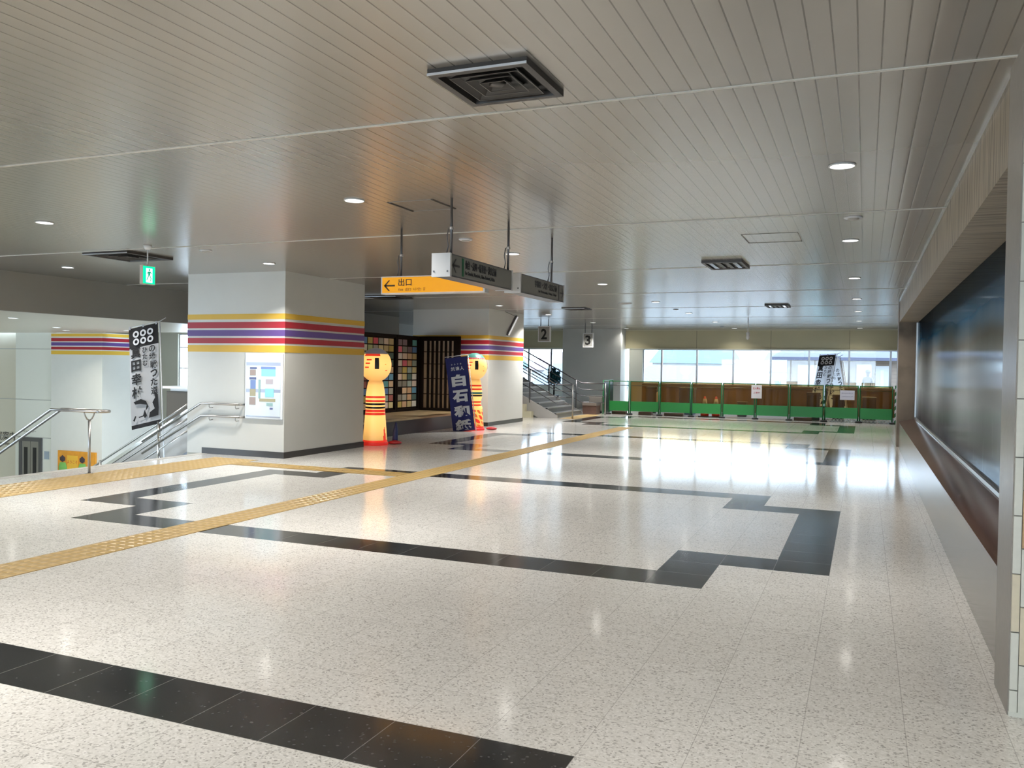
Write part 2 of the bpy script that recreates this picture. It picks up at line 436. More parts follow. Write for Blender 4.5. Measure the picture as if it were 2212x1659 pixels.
# mural
def mural_material():
    m = mat('mural_print', (.2, .2, .2), .17); n = N(m); b = m.node_tree.nodes['Principled BSDF']
    vec, o = n.xyz()
    wob = n.noise(vec, .35, 4, scl=(1, 1, .3))
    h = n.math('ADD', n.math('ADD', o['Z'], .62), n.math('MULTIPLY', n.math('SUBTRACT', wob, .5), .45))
    c = n.ramp(n.math('DIVIDE', h, 3.2), [(.2, (.10, .09, .09)), (.29, (.22, .23, .24)), (.40, (.46, .51, .54)), (.53, (.38, .41, .42)), (.61, (.19, .19, .18)), (.655, (.11, .15, .19)), (.70, (.012, .06, .12)), (.76, (.002, .010, .025)), (.84, (.0, .001, .002))])  # pale middle tones paint in the far windows' reflection along with the picture
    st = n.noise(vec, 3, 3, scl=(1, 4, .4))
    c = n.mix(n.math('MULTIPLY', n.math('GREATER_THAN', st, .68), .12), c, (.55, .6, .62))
    # satin print: diffuse picture with a plain weak gloss
    t = m.node_tree; df = t.nodes.new('ShaderNodeBsdfDiffuse'); gl = t.nodes.new('ShaderNodeBsdfGlossy'); ms = t.nodes.new('ShaderNodeMixShader')
    t.links.new(c, df.inputs[0]); gl.inputs[0].default_value = (.50, .58, .64, 1); gl.inputs['Roughness'].default_value = .09; ms.inputs[0].default_value = .24
    t.links.new(df.outputs[0], ms.inputs[1]); t.links.new(gl.outputs[0], ms.inputs[2])
    t.links.new(ms.outputs[0], [q for q in t.nodes if q.type == 'OUTPUT_MATERIAL'][0].inputs[0])
    return m
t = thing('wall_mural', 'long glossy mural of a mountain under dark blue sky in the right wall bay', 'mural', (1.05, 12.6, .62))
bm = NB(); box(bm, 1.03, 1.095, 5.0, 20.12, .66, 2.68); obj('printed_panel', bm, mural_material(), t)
bm = NB(); box(bm, 1.0, 1.095, 5.0, 20.18, .622, .66); box(bm, 1.0, 1.095, 20.12, 20.18, .66, 2.68); obj('steel_frame', bm, M_STEEL, t)

# left far zone: tower, lift, windows, far floor walls
M_TW = mat('enamel_white', (.82, .83, .76), .35)
bm = NB(); box(bm, -30, -25.75, 19.8, 20.2, -4, CH); struct('wall_left', bm, mat('enamel_cream', (.74, .70, .58), .4))
bm = NB(); box(bm, -25.75, -24.0, 19.6, 20.2, -4, CH); struct('wall_left', bm, M_TW)
for z in (.3, -.92, 1.95):
    bm = NB(); box(bm, -30, -24.0, 19.585, 19.6, z-.012, z+.012); struct('trim_%d' % k, bm, mat('joint_grey', (.5, .5, .47), .6)); k += 1
for b6 in ((-30.2, -30, 3, 27.2, -4, CH), (-30, -26, 27, 27.2, -4, CH), (-22.9, -16.25, 27, 27.2, -4, CH), (-26, -22.9, 27, 27.2, -4, -1.5), (-26, -22.9, 27, 27.2, 2.75, CH), (-16.4, -16.25, 23.9, 27, -4, CH), (-16.25, -14.02, 23.7, 23.86, -4, CH)):
    bm = NB(); box(bm, *b6); struct('wall_left', bm, M_BEIGE)
for b6 in ((-30.2, -24, -4, CH), (-16, -14.0, -4, CH), (-24, -16, -4, -1), (-24, -16, 2.9, CH)):
    bm = NB(); box(bm, b6[0], b6[1], 2.8, 3.0, b6[2], b6[3]); struct('wall_near', bm, M_BEIGE)
window(5, -24, -16, -1, 2.9, 2.9, (-22, -20, -18), (.6,))  # unseen window, added to brighten the pillar fronts and lower hall
portal('window_portal', -20, 2.7, .6, 8, 3.2, 0)
bm = NB(); box(bm, -14.0, -10.8, 5.66, 5.86, -4, -.35); struct('wall_near', bm, M_BEIGE)
bm = NB(); box(bm, -31, -16.25, 19.5, 27.2, CH, CH+.2); struct('ceiling', bm, M_CEIL)
window(4, -26, -22.9, -1.5, 2.75, 27.1, (-25.0, -23.9), (-.4, .5, 1.35, 2.2))
portal('window_portal', -24.4, 27.3, .6, 3.1, 4.2, math.pi)

# ================================================================= PILLARS
BANDS = [(0, .14, 0), (.21, .37, 1), (.42, .58, 2), (.63, .77, 1), (.82, 1, 0)]
def pillar(label, x0, x1, y0, y1, z0, z1, band=True, skirt=None):
    t = thing('pillar', label, 'pillar', ((x0+x1)/2, (y0+y1)/2, z0))
    bm = NB(); box(bm, x0, x1, y0, y1, z0, z1); obj('shaft', bm, M_WHITE, t)
    if band:
        for a, b_, mi in BANDS:
            bm = NB(); box(bm, x0-.004, x1+.004, y0-.004, y1+.004, 2.44-.655*b_, 2.44-.655*a)
            s = obj('painted_stripe', bm, (M_YEL, M_RED, M_PUR)[mi], t); s['label'] = ('yellow', 'crimson', 'purple')[mi]+' stripe painted round the pillar'
    if skirt:
        a0, a1, b0, b1 = skirt
        bm = NB(); box(bm, a0, a1, b0, b1, 0, .105); obj('skirting_board', bm, M_BASEB, t)
    return t
pillar('nearest white square pillar with striped band, between the stair opening and glowing doll', -11.09, -9.0, 11.75, 14.2, 0, CH, skirt=(-10.75, -8.99, 11.74, 14.21))
pillar('white striped pillar behind the blue banner and second glowing doll', -11.6, -9.3, 20.8, 23.3, 0, CH, skirt=(-11.61, -9.29, 20.79, 23.31))
pillar('distant striped pillar rising from the lower floor behind the stairwell', -24.0, -21.8, 19.5, 21.7, -4, 2.46)

# ================================================================= TACTILE PAVING
def tactile(label, rects, kind):
    bm = NB()
    for x0, x1, y0, y1, d in rects:
        box(bm, x0, x1, y0, y1, 0, .004, 0)
        if kind == 'bars':
            if d == 'y':
                n = 4; p = (x1-x0)/n; y = y0
                while y < y1-.1:
                    for q in range(n): box(bm, x0+p*(q+.3), x0+p*(q+.7), y+.02, min(y+.38, y1), .004, .009, 1)
                    y += .4
            else:
                n = 4; p = (y1-y0)/n; x = x0
                while x < x1-.1:
                    for q in range(n): box(bm, x+.02, min(x+.38, x1-.01), y0+p*(q+.3), y0+p*(q+.7), .004, .009, 1)
                    x += .4
        else:
            nx = round((x1-x0)/.1); ny = round((y1-y0)/.1)
            for a in range(nx):
                for b_ in range(ny):
                    cx = x0+(a+.5)*(x1-x0)/nx; cy = y0+(b_+.5)*(y1-y0)/ny; s = .037; u = .024
                    vb = [bm.verts.new((cx+i*s, cy+j*s, .004)) for i, j in ((-1, -1), (1, -1), (1, 1), (-1, 1))]
                    vt = [bm.verts.new((cx+i*u, cy+j*u, .009)) for i, j in ((-1, -1), (1, -1), (1, 1), (-1, 1))]
                    f = bm.faces.new(vt); f.material_index = 1
                    for q in range(4):
                        f = bm.faces.new((vb[q], vb[(q+1) % 4], vt[(q+1) % 4], vt[q])); f.material_index = 1
    o = obj('tactile_paving', bm, [M_GOLD, M_GOLDB]); tag(o, label, 'tactile paving'); return o
tactile('long ochre tactile strip running straight down the hall floor', [(-6.18, -5.77, -11, 22.6, 'y')], 'dots')
tactile('short ochre tactile strip crossing the floor in front of the nearest pillar', [(-9.19, -6.19, 10.65, 11.07, 'x')], 'bars')
tactile('wide ochre warning strip along the top edge of the stair opening', [(-10.1, -9.2, 3.0, 11.35, 'y')], 'dots')
tactile('far ochre warning strip at the foot of the upward staircase', [(-8.85, -8.3, 25.3, 28.2, 'y')], 'dots')

# ================================================================= STAIRS DOWN + RAILS
bm = NB(); n = 24; rz_, rx_ = 4.0/n, .3
for q in range(n):
    box(bm, -10.75-rx_*(q+1), -10.75-rx_*q, 5.9, 11.74, -4, -rz_*(q+1)+.0, 0)
    box(bm, -10.75-rx_*(q)-.05, -10.75-rx_*q, 5.9, 11.74, -rz_*(q+1), -rz_*(q+1)+.004, 1)
tag(obj('staircase', bm, [M_STEP, M_STEPE]), 'grey stairs going down beyond the white floor edge at left', 'stairs')
bm = NB(); box(bm, -10.78, -10.62, 5.9, 11.73, 0.0, .003); struct('trim_%d' % k, bm, mat('edge_stone', (.66, .64, .60), .3)); k += 1
def rail_pts(x_end, x_top, x_bot, y, z, slope=.545):
    return [(x_end, y, z), (x_top, y, z), (x_bot, y, z-slope*(x_top-x_bot))]
t = thing('handrail', 'double tube handrail on a forked steel post at the stair top, far left', 'handrail', (-10.1, 8.82, 0))
for dy in (-.09, .09):
    bm = NB(); tube(bm, rail_pts(-9.85, -10.75, -17.5, 8.82+dy, .89), .021, 12); obj('rail', bm, M_STEEL, t)
bm = NB(); tube(bm, [(-10.1, 8.82, 0), (-10.1, 8.82, .76)], .019, 12); obj('post', bm, M_STEEL, t)
bm = NB(); tube(bm, [(-10.1, 8.73, .875), (-10.1, 8.75, .82), (-10.1, 8.78, .775), (-10.1, 8.82, .755), (-10.1, 8.86, .775), (-10.1, 8.89, .82), (-10.1, 8.91, .875)], .01, 8)
obj('fork_bracket', bm, M_STEEL, t)
bm = NB(); tube(bm, [(-9.85, 8.73, .89), (-9.80, 8.75, .89), (-9.78, 8.82, .89), (-9.80, 8.89, .89), (-9.85, 8.91, .89)], .021, 12); obj('return_bend', bm, M_STEEL, t)
bm = NB(); lathe(bm, [(.05, 0), (.05, .008), (.02, .012)], 20, c=(-10.1, 8.82, 0)); obj('floor_flange', bm, M_STEEL, t)
for q in (1, 2, 3, 4):
    x = -10.75-q*1.45; z = .89-.545*q*1.45
    bm = NB(); tube(bm, [(x, 8.82, z-1.0), (x, 8.82, z-.1)], .019, 10); obj('post', bm, M_STEEL, t)

t = thing('handrail', 'pair of wall handrails on the face of the nearest pillar beside the poster', 'handrail', (-10.3, 11.66, .6))
for z in (.885, .67):
    bm = NB(); tube(bm, rail_pts(-9.86, -10.7, -12.05, 11.66, z), .019, 12)
    tube(bm, [(-9.86, 11.66, z), (-9.83, 11.69, z), (-9.83, 11.75, z)], .019, 10)
    obj('rail', bm, M_STEEL, t)
    for x in (-9.95, -10.52):
        bm = NB(); tube(bm, [(x, 11.75, z-.07), (x, 11.68, z-.075), (x, 11.66, z-.05), (x, 11.66, z)], .008, 8); obj('bracket', bm, M_STEEL, t)
bm = NB()
t2 = thing('handrail', 'steel stair rail running down the middle of the stairwell beyond the flag post', 'handrail', (-11.95, 11.95, -.7))
bm = NB(); tube(bm, [(-11.95, 11.95, -4.2+3.5), (-11.95, 11.95, .5)], .03, 12); obj('post', bm, M_CHROME, t2)
for z in (.46, .2, -.02):
    bm = NB(); tube(bm, [(-11.2, 11.95, z+.42), (-11.95, 11.95, z), (-17.5, 11.95, z-.545*5.55)], .018, 10); obj('rail', bm, M_STEEL, t2)
for q in (1, 2, 3):
    x = -11.95-q*1.45; z = .5-.545*q*1.45
    bm = NB(); tube(bm, [(x, 11.95, z-1.1), (x, 11.95, z)], .022, 10); obj('post', bm, M_STEEL, t2)
# escalator
t = thing('escalator', 'escalator descending behind the stairs, with brushed balustrades', 'escalator', (-14.5, 13.0, -2))
def incl(bm, y0, y1, x0, x1, zt, th, s=.56, mi=0):
    pts = [(x0, zt), (x1, zt-s*(x0-x1)), (x1, zt-s*(x0-x1)-th), (x0, zt-th)]
    va = [bm.verts.new((x, y0, z)) for x, z in pts]; vb = [bm.verts.new((x, y1, z)) for x, z in pts]
    bm.faces.new(va[::-1]).material_index = mi; bm.faces.new(vb).material_index = mi
    for q in range(4): bm.faces.new((va[q], va[(q+1) % 4], vb[(q+1) % 4], vb[q])).material_index = mi
M_ESC = mat('escalator_bronze_grey', (.33, .30, .27), .3, .6)
for y in (12.35, 13.55):
    bm = NB(); incl(bm, y, y+.05, -11.2, -18, .92, .78); obj('balustrade', bm, M_ESC, t)
    bm = NB(); incl(bm, y-.02, y+.07, -11.15, -18, 1.0, .07); obj('moving_handrail', bm, M_CHROME if y < 13 else M_DSTEEL, t)
    bm = NB(); incl(bm, y-.12, y+.14, -11.2, -18, .14, .5); obj('skirt_panel', bm, M_DSTEEL, t)
bm = NB()
for q in range(20): box(bm, -11.2-.34*(q+1), -11.2-.34*q, 12.5, 13.5, -.19*(q+1)-.5, -.19*(q+1))
obj('steps', bm, M_STEP, t)
# small counter seen past the pillar
t = thing('counter', 'small brown-grey counter with a pale top seen left of the nearest pillar', 'counter', (-18.9, 20, -4))
bm = NB(); box(bm, -19.4, -17.6, 19.7, 20.4, -4, .72); obj('body', bm, mat('counter_brown', (.12, .11, .10), .5), t)
bm = NB(); box(bm, -19.5, -17.5, 19.6, 20.5, .80, .87); box(bm, -19.3, -17.7, 19.75, 20.35, .72, .80); obj('top', bm, M_WHITE2, t)

# lift on the tower
t = thing('elevator', 'lift door with grey panels on the lower floor of the white tower', 'elevator', (-25.2, 19.58, -4))
bm = NB(); box(bm, -25.52, -25.4, 19.54, 19.6, -4, -.93); box(bm, -24.62, -24.5, 19.54, 19.6, -4, -.93); box(bm, -25.4, -24.62, 19.54, 19.6, -1.05, -.93); obj('door_frame', bm, M_DSTEEL, t)
for a in (-25.4, -25.0):
    bm = NB(); box(bm, a, a+.38, 19.565, 19.6, -4, -1.05); d = obj('door_panel', bm, mat('lift_door_grey', (.3, .29, .26), .35, .5), t)
    bm = NB(); box(bm, a+.1, a+.26, 19.56, 19.57, -3.2, -1.25); obj('glass_slot', bm, M_BLACK, d)
bm = NB(); put_text(bm, 'エレベーター', .1, frame_mtx((-25.0, 19.53, -.72), (1, 0, 0), (0, 0, 1))); obj('lettering', bm, M_BLACK, t)
bm = NB(); box(bm, -24.4, -24.2, 19.58, 19.6, -1.6, -1.35); obj('call_plate', bm, mat('call_plate_blue', (.35, .42, .5), .4), t)
bm = NB(); put_text(bm, '観光案内', .3, frame_mtx((-26.6, 19.78, -.95), (1, 0, 0), (0, 0, 1))); put_text(bm, 'Information', .14, frame_mtx((-26.6, 19.78, -1.2), (1, 0, 0), (0, 0, 1)))
tag(obj('wall_lettering', bm, M_BLACK), 'black lettering on the cream wall left of the lift', 'sign')
# poster on distant pillar
t = thing('poster_board', 'orange and green poster board at the foot of the distant striped pillar', 'poster', (-22.8, 19.45, -2.0))
bm = NB(); box(bm, -23.62, -22.0, 19.44, 19.49, -2.1, -1.26); obj('board', bm, mat('poster_orange', (.75, .32, .03), .5, noise=.3, nscale=5), t)
for cx in (-23.4, -22.55):
    bm = NB()
    lathe(bm, [(.0, 0), (.16, .02), (.19, .3), (.12, .45)], 12, 0, c=(cx, 19.44, -2.08), sy=.1)
    lathe(bm, [(0, 0), (.11, .05), (.12, .14), (0, .22)], 12, 1, c=(cx, 19.43, -1.62), sy=.1)
    obj('printed_figure', bm, [mat('poster_green', (.2, .5, .12), .5), mat('poster_dark', (.06, .04, .05), .5)], t)
bm = NB(); box(bm, -23.2, -22.75, 19.43, 19.441, -2.0, -1.4); put_text(bm, 'ようこそ', .12, frame_mtx((-22.97, 19.425, -1.6), (1, 0, 0), (0, 0, 1)), mi=1); obj('printed_panel', bm, [mat('poster_yellow', (.85, .5, .05), .5), mat('poster_red', (.6, .05, .02), .5)], t)

# ================================================================= NOBORI FLAGS
def cloth(width, height, z0, wav, mats, bands, u0=0., lean=0., nx=14, nz=50, ph=0.):
    """cloth in the local XZ plane, hanging from (0,*) towards -x"""
    bm = NB(); vs = []
    for j in range(nz+1):
        row = []
        for i in range(nx+1):
            u = -width*i/nx; t = j/nz
            y = wav*math.sin(3.2*u/width*2+2.2*t*3+ph)*(.3+i/nx)
            row.append(bm.verts.new((u+u0+lean*t*(1), y, z0+height*(1-t))))
        vs.append(row)
    for j in range(nz):
        for i in range(nx):
            f = bm.faces.new((vs[j][i], vs[j+1][i], vs[j+1][i+1], vs[j][i+1])); f.smooth = True
            f.material_index = bands((j+.5)/nz)
    return bm
def translucent(name, col, f):
    m = bpy.data.materials.new(name); m.use_nodes = True; t = m.node_tree; t.nodes.clear()
    o = t.nodes.new('ShaderNodeOutputMaterial'); mx = t.nodes.new('ShaderNodeMixShader')
    a = t.nodes.new('ShaderNodeBsdfDiffuse'); g = t.nodes.new('ShaderNodeBsdfTranslucent')
    a.inputs[0].default_value = (*col, 1); g.inputs[0].default_value = (*col, 1); mx.inputs[0].default_value = f
    t.links.new(a.outputs[0], mx.inputs[1]); t.links.new(g.outputs[0], mx.inputs[2]); t.links.new(mx.outputs[0], o.inputs[0])
    MATS[name] = m; return m
M_CLOTHW = translucent('white_cloth', (.85, .86, .9), .45); M_CLOTHB = mat('black_cloth', (.015, .014, .016), .7); M_INK = mat('black_ink', (.012, .012, .014), .7)
M_NAVY = mat('navy_cloth', (.008, .012, .14), .6, noise=.15, nscale=4); M_LETW = mat('white_letters', (.85, .86, .9), .6)
def crest(bm, cx, cz, sp, r, y=-.034, mi=0, rings=((-1, 0), (0, 0), (1, 0))):
    for rr in (0, 1):
        for q in (-1, 0, 1):
            x = cx+q*sp; z = cz+(sp*.55 if rr else -sp*.55)
            n = 20
            for side, yy in ((1, y),):
                oi = [bm.verts.new((x+r*math.cos(a), yy, z+r*1.15*math.sin(a))) for a in (2*math.pi*t/n for t in range(n))]
                ii = [bm.verts.new((x+r*.48*math.cos(a), yy, z+r*.55*math.sin(a))) for a in (2*math.pi*t/n for t in range(n))]
                for t in range(n): bm.faces.new((oi[t], oi[(t+1) % n], ii[(t+1) % n], ii[t])).material_index = mi
def nobori_bw(label, loc, rz, tilt=0., group=None, plain=False, droop=.22):
    def sh(bm):
        for v in bm.verts: v.co.z += droop*v.co.x
        return bm
    t = thing('banner_flag', label, 'flag', loc, rz, group, local=True)
    H, W, Z0 = 1.86, .52, .60
    ph = .4
    def yw(u, tt): return .018*math.sin(3.2*u/W*2+2.2*tt*3+ph)*(.3-u/W)
    bm = cloth(W, H, Z0, .012, None, lambda t_: 1 if plain else (0 if t_ < .2 else (1 if t_ < .955 else 0)), ph=ph)
    c = obj('cloth', sh(bm), [M_CLOTHB, M_CLOTHW], t)
    bm = NB(); crest(bm, -.26, Z0+H*.895, .125, .054); obj('crest', sh(bm), M_LETW, t) if not plain else None
    bm = NB()
    R, U = (1, 0, 0), (0, 0, 1)
    def T(s, x, z, wv, hv, b=.0): put_text(bm, s, .2, frame_mtx((x, -.03, z), R, U), bold=b, fitw=wv, fith=hv)
    zz = Z0+H*.77
    for s in '真田幸村': T(s, -.40, zz-.03, .17, .21, .006); zz -= .245
    zz = Z0+H*.76
    for s in 'ひたむ': T(s, -.24, zz, .085, .10, .003); zz -= .12
    zz = Z0+H*.76
    for s in 'の縁': T(s, -.11, zz, .11, .12, .003); zz -= .14
    for s in '戦った道': T(s, -.09, zz-.02, .12, .14, .004); zz -= .16
    # ink figure at the foot of the cloth
    def blob(pts):
        vv = [bm.verts.new((x, -.036, z)) for x, z in pts]; bm.faces.new(vv)
    b0 = Z0
    blob([(-.46, b0+.50), (-.33, b0+.53), (-.24, b0+.47), (-.20, b0+.36), (-.26, b0+.28), (-.23, b0+.40), (-.34, b0+.44), (-.43, b0+.45)])
    blob([(-.10, b0+.62), (-.03, b0+.55), (-.02, b0+.3), (-.03, b0+.16), (-.2, b0+.15), (-.18, b0+.25), (-.09, b0+.3), (-.13, b0+.42), (-.08, b0+.5)])
    blob([(-.27, b0+.32), (-.23, b0+.2), (-.27, b0+.16), (-.30, b0+.22)])
    blob([(-.48, b0+.16), (-.44, b0+.24), (-.42, b0+.23), (-.45, b0+.14)])
    blob([(-.38, b0+.21), (-.29, b0+.22), (-.29, b0+.2), (-.37, b0+.19)])
    obj('brush_lettering', sh(bm), M_INK, t)
    bm = NB(); tube(bm, [(.03, .01, -.9 if tilt == 0 else 0), (.03, .01, Z0+H+.02)], .012, 8); obj('pole', bm, M_WHITE2, t)
    bm = NB(); tube(bm, [(.14, .01, Z0+H+.06), (.03, .01, Z0+H+.02), (-W, .01, Z0+H+.02)], .008, 8); obj('cross_rod', sh(bm), M_WHITE2, t)
    for x in (-.5, -.26, -.03):
        bm = NB(); box(bm, x-.014, x+.014, -.012, .02, Z0+H-.02, Z0+H+.035); obj('loop', sh(bm), M_CLOTHW, t)
    return t
f1 = nobori_bw('white banner flag with black six-ring crest on a pole above the left stairwell', (-12.02, 12.1, -.14), math.radians(18))
f1.rotation_euler = (0, math.radians(-2), math.radians(30))
f2 = dup(f1, (-.95, 31.2, -.1), 'tilted white banner flag with six-ring crest behind the green barriers')
f2.rotation_euler = (0, math.radians(9), math.radians(2)); f2.location = (-1.30, 31.0, -.24); f2.scale = (1, 1, 1.0)
f3 = nobori_bw('second white banner flag standing turned away behind the tilted crest flag', (-.6, 31.6, -.3), math.radians(160), plain=True, droop=0)
f3.rotation_euler = (0, math.radians(-9), math.radians(6)); f3.location = (-.45, 31.5, -.32)

t = thing('banner_flag', 'navy blue banner with large white characters leaning beside the farther doll', 'flag', (-8.9, 19.0, 0), 0, local=True)
t.rotation_euler = (0, math.radians(-7.2), math.radians(12))
W, H, Z0 = .56, 1.83, .03
bm = cloth(W, H, Z0, .012, None, lambda q: 0, u0=.07); obj('cloth', bm, M_NAVY, t)
bm = NB(); R, U = (1, 0, 0), (0, 0, 1)
def TB(s, x, z, wv, hv, b): put_text(bm, s, .2, frame_mtx((x+.07, -.034, z), R, U), bold=b, fitw=wv, fith=hv)
for q, s in enumerate('かみすき'): TB(s, -.40+q*.075, Z0+H*.905, .035, .04, .001)
for q, s in enumerate('紙漉人'): TB(s, -.385+q*.115, Z0+H*.845, .10, .10, .003)
for s, zf, wv, hv in (('白', .685, .36, .30), ('石', .475, .40, .30), ('和', .27, .40, .28), ('紙', .085, .40, .27)): TB(s, -.27, Z0+H*zf, wv, hv, .012)
obj('lettering', bm, M_LETW, t)
bm = NB(); tube(bm, [(.09, .02, 0), (.09, .02, Z0+H+.03)], .01, 8); tube(bm, [(.1, .02, Z0+H+.03), (-.5, .02, Z0+H+.03)], .007, 8); obj('pole', bm, M_WHITE2, t)

# ================================================================= KOKESHI DOLL LANTERNS
def glow(name, col, e, base=None):
    return mat(name, base or col, .4, em=e, emcol=col)
KG = [glow('doll_wood_glow', (1., .48, .10), .62, (.75, .45, .15)), glow('doll_red_glow', (1., .05, .02), .55, (.7, .03, .02)), glow('doll_black', (.02, .015, .015), .02, (.01, .01, .01)),
      glow('doll_hair_grey', (.18, .17, .18), .35, (.2, .2, .22)), glow('doll_flower', (.75, .16, .03), .6, (.6, .1, .02)), glow('doll_green', (.05, .2, .16), .4, (.05, .18, .15)), glow('doll_foot_red', (.9, .03, .02), .35, (.6, .02, .02))]
KHOT = glow('doll_wood_bright', (1., .55, .15), 1.2, (.8, .5, .2)); KG.append(KHOT)
for m_ in (KG[0], KHOT):        # the lamp inside the balloon glows unevenly along its height
    n_ = N(m_); v_, o_ = n_.xyz()
    g_ = n_.ramp(n_.math('MULTIPLY', o_['Z'], .5), [(p, (e, e, e)) for p, e in ((.03, .28), (.11, .5), (.25, .78), (.5, .85), (.6, .62), (.635, .3), (.70, .58), (.82, .85), (.94, .6))])
    m_.node_tree.links.new(n_.math('MULTIPLY', g_, 1.4), m_.node_tree.nodes['Principled BSDF'].inputs['Emission Strength'])
def kokeshi(label, loc, face, variant):
    t = thing('kokeshi_doll', label, 'doll lantern', loc, 0, local=True, group=None)
    # body
    prof = []
    for q in range(125):
        z = .06+1.24*q/124; s = q/124
        r = .245-.05*min(1, s/.5) if s < .5 else .195
        if variant == 2 and .42 < s < .62: r = .195-.03*math.sin((s-.42)/.2*math.pi)
        if s > .72: r = .195-.055*((s-.72)/.28)**1.3
        if s > .97: r = .13
        prof.append((r, z))
    if variant == 1:
        st = [(.60, .645, 1), (.665, .71, 1), (.735, .775, 2), (.80, .84, 2), (.86, .905, 1), (.935, .985, 1)]
    else:
        st = [(.61, .65, 1), (.69, .73, 1), (.85, .89, 2), (.91, .96, 5), (1.01, 1.055, 1), (1.10, 1.14, 1)]
    def mf(a, z, q):
        for z0, z1, mi in st:
            if z0 <= z < z1: return mi
        if z < .10: return 1
        if variant == 2 and z < .52:
            fl = math.sin(a*5+z*9)*math.sin(z*26+a*2)
            if fl > .35: return 1
            if fl < -.5: return 4
            return 0
        if variant == 1 and z < .36 and abs(((a-(face+.9)+math.pi) % (2*math.pi))-math.pi) < (.40-z)*.7: return 1
        return 7
    bm = NB(); lathe(bm, prof, 72, mfun=mf); obj('body', bm, KG, t)
    # head
    R = .31; cz = 1.60; hp = []
    for q in range(41):
        a = -math.pi/2+math.pi*q/40
        hp.append((max(.001, R*math.cos(a)**.9 if math.cos(a) > 0 else .001), .335*math.sin(a)))
    hp = hp[2:]
    def mh(a, z, q):
        d = ((a-face+math.pi) % (2*math.pi))-math.pi; zz = z-cz
        if zz > .215: return 3 if variant == 1 else 5
        if zz > .17 and (-1.0 < d < .25 or variant == 2): return 1 if variant == 1 or int((a*9) % 2) else 3
        return 7
    bm = NB(); lathe(bm, hp, 64, c=(0, 0, cz), mfun=mh); h = obj('head', bm, KG, t)
    def patch(name, da, z, w_, h_, mi, n=5):
        bm = NB(); g = []
        for j in range(n+1):
            zz = z+h_*(j/n-.5); rr = R*(max(0, 1-(zz/.335)**2))**.45+.006
            g.append([bm.verts.new((rr*math.cos(face+da+w_/R*(i/n-.5)), rr*math.sin(face+da+w_/R*(i/n-.5)), cz+zz)) for i in range(n+1)])
        for j in range(n):
            for i in range(n): bm.faces.new((g[j][i], g[j][i+1], g[j+1][i+1], g[j+1][i]))
        return obj(name, bm, KG[mi], h)
    patch('painted_eye', .02, .03, .085, .22, 2); patch('painted_eye', 1.5, .03, .085, .22, 2)
    for q, (dz, da) in enumerate(((.10, -.5), (.03, -.58), (-.05, -.64))):
        patch('painted_tuft', da, dz, .11-.01*q, .026, 1)
    patch('painted_nose', .6, .01, .03, .012, 4); patch('painted_mouth', .7, -.11, .05, .012, 1)
    bm = NB(); lathe(bm, [(.26, 0), (.27, .03), (.25, .065), (.2, .07)], 32); obj('red_base', bm, KG[6], t)
    return t
CAMF = math.atan2(-14.7, 9.0)
kokeshi('nearer glowing kokeshi doll lantern standing just behind the nearest pillar', (-9.05, 14.72, 0), CAMF+.05, 1)
kokeshi('farther glowing kokeshi doll lantern partly hidden by the navy banner', (-9.07, 19.45, 0), CAMF+.02, 2)
def weight(label, loc):
    t = thing('ballast_bag', label, 'weight', loc, 0, local=True)
    bm = NB(); lathe(bm, [(.02, 0), (.13, .01), (.15, .035), (.11, .06), (.02, .075)], 18, sx=1, sy=.8); obj('bag', bm, mat('red_vinyl', (.42, .02, .03), .4), t)
    return t
b1 = weight('small red ballast bag on the floor right of the nearer doll', (-8.78, 15.05, 0))
bm = NB(); tube(bm, [(-.06, .1, .05), (-.11, .2, .25), (-.12, .24, .42)], [.06, .05, .02], 10); obj('blue_strap', bm, mat('blue_cloth', (.03, .05, .18), .6), b1)
weight('small red ballast bag on the floor against the second striped pillar', (-8.72, 19.75, 0))

# ================================================================= DISPLAY PLATFORM AND PANELS
t = thing('display_platform', 'low dark platform with a light wood top behind the dolls', 'platform', (-10.6, 17.4, 0))
bm = NB(); box(bm, -13.0, -9.82, 14.4, 20.74, 0, .33); obj('base', bm, mat('platform_dark', (.035, .024, .028), .45), t)
bm = NB(); box(bm, -13.0, -9.78, 14.36, 20.76, .33, .375); obj('top', bm, M_WOODL, t)
pal = [tuple(min(.95, v*1.45+.02) for v in c) for c in [(.55, .42, .28), (.16, .12, .14), (.30, .30, .26), (.42, .34, .10), (.09, .2, .42), (.5, .33, .2), (.30, .09, .08), (.45, .38, .2), (.2, .19, .16), (.3, .38, .36), (.62, .15, .22), (.1, .32, .34), (.55, .5, .28), (.7, .55, .48), (.12, .3, .45), (.35, .42, .2), (.07, .13, .12), (.8, .7, .6), (.62, .7, .8), (.55, .08, .12)]]
PM = [mat('paper_%s' % 'abcdefghijklmnopqrst'[q], c, .6) for q, c in enumerate(pal)]
def paper_board(label, y0, y1, ncol):
    t = thing('display_board', label, 'display board', (-11.4, (y0+y1)/2, .375), group=None)
    bm = NB(); box(bm, -11.45, -11.36, y0, y1, .375, 2.4); obj('backing', bm, M_WOODD, t)
    bm = NB(); nrow = 10; p = (y1-y0-.16)/ncol; pz = 1.83/nrow
    for a in range(ncol):
        for b_ in range(nrow):
            if rnd.random() < .04: continue
            ya = y0+.08+a*p; za = .47+b_*pz
            box(bm, -11.36, -11.35, ya+.02, ya+p-.02, za+.015, za+pz-.015, rnd.randrange(20))
    obj('paper_squares', bm, PM, t)
    bm = NB()
    for a, b_ in ((y0, y0+.06), (y1-.06, y1)): box(bm, -11.36, -11.31, a, b_, .375, 2.4)
    box(bm, -11.36, -11.31, y0+.06, y1-.06, 2.32, 2.4); box(bm, -11.36, -11.31, y0+.06, y1-.06, .375, .44); obj('frame', bm, M_WOODD, t)
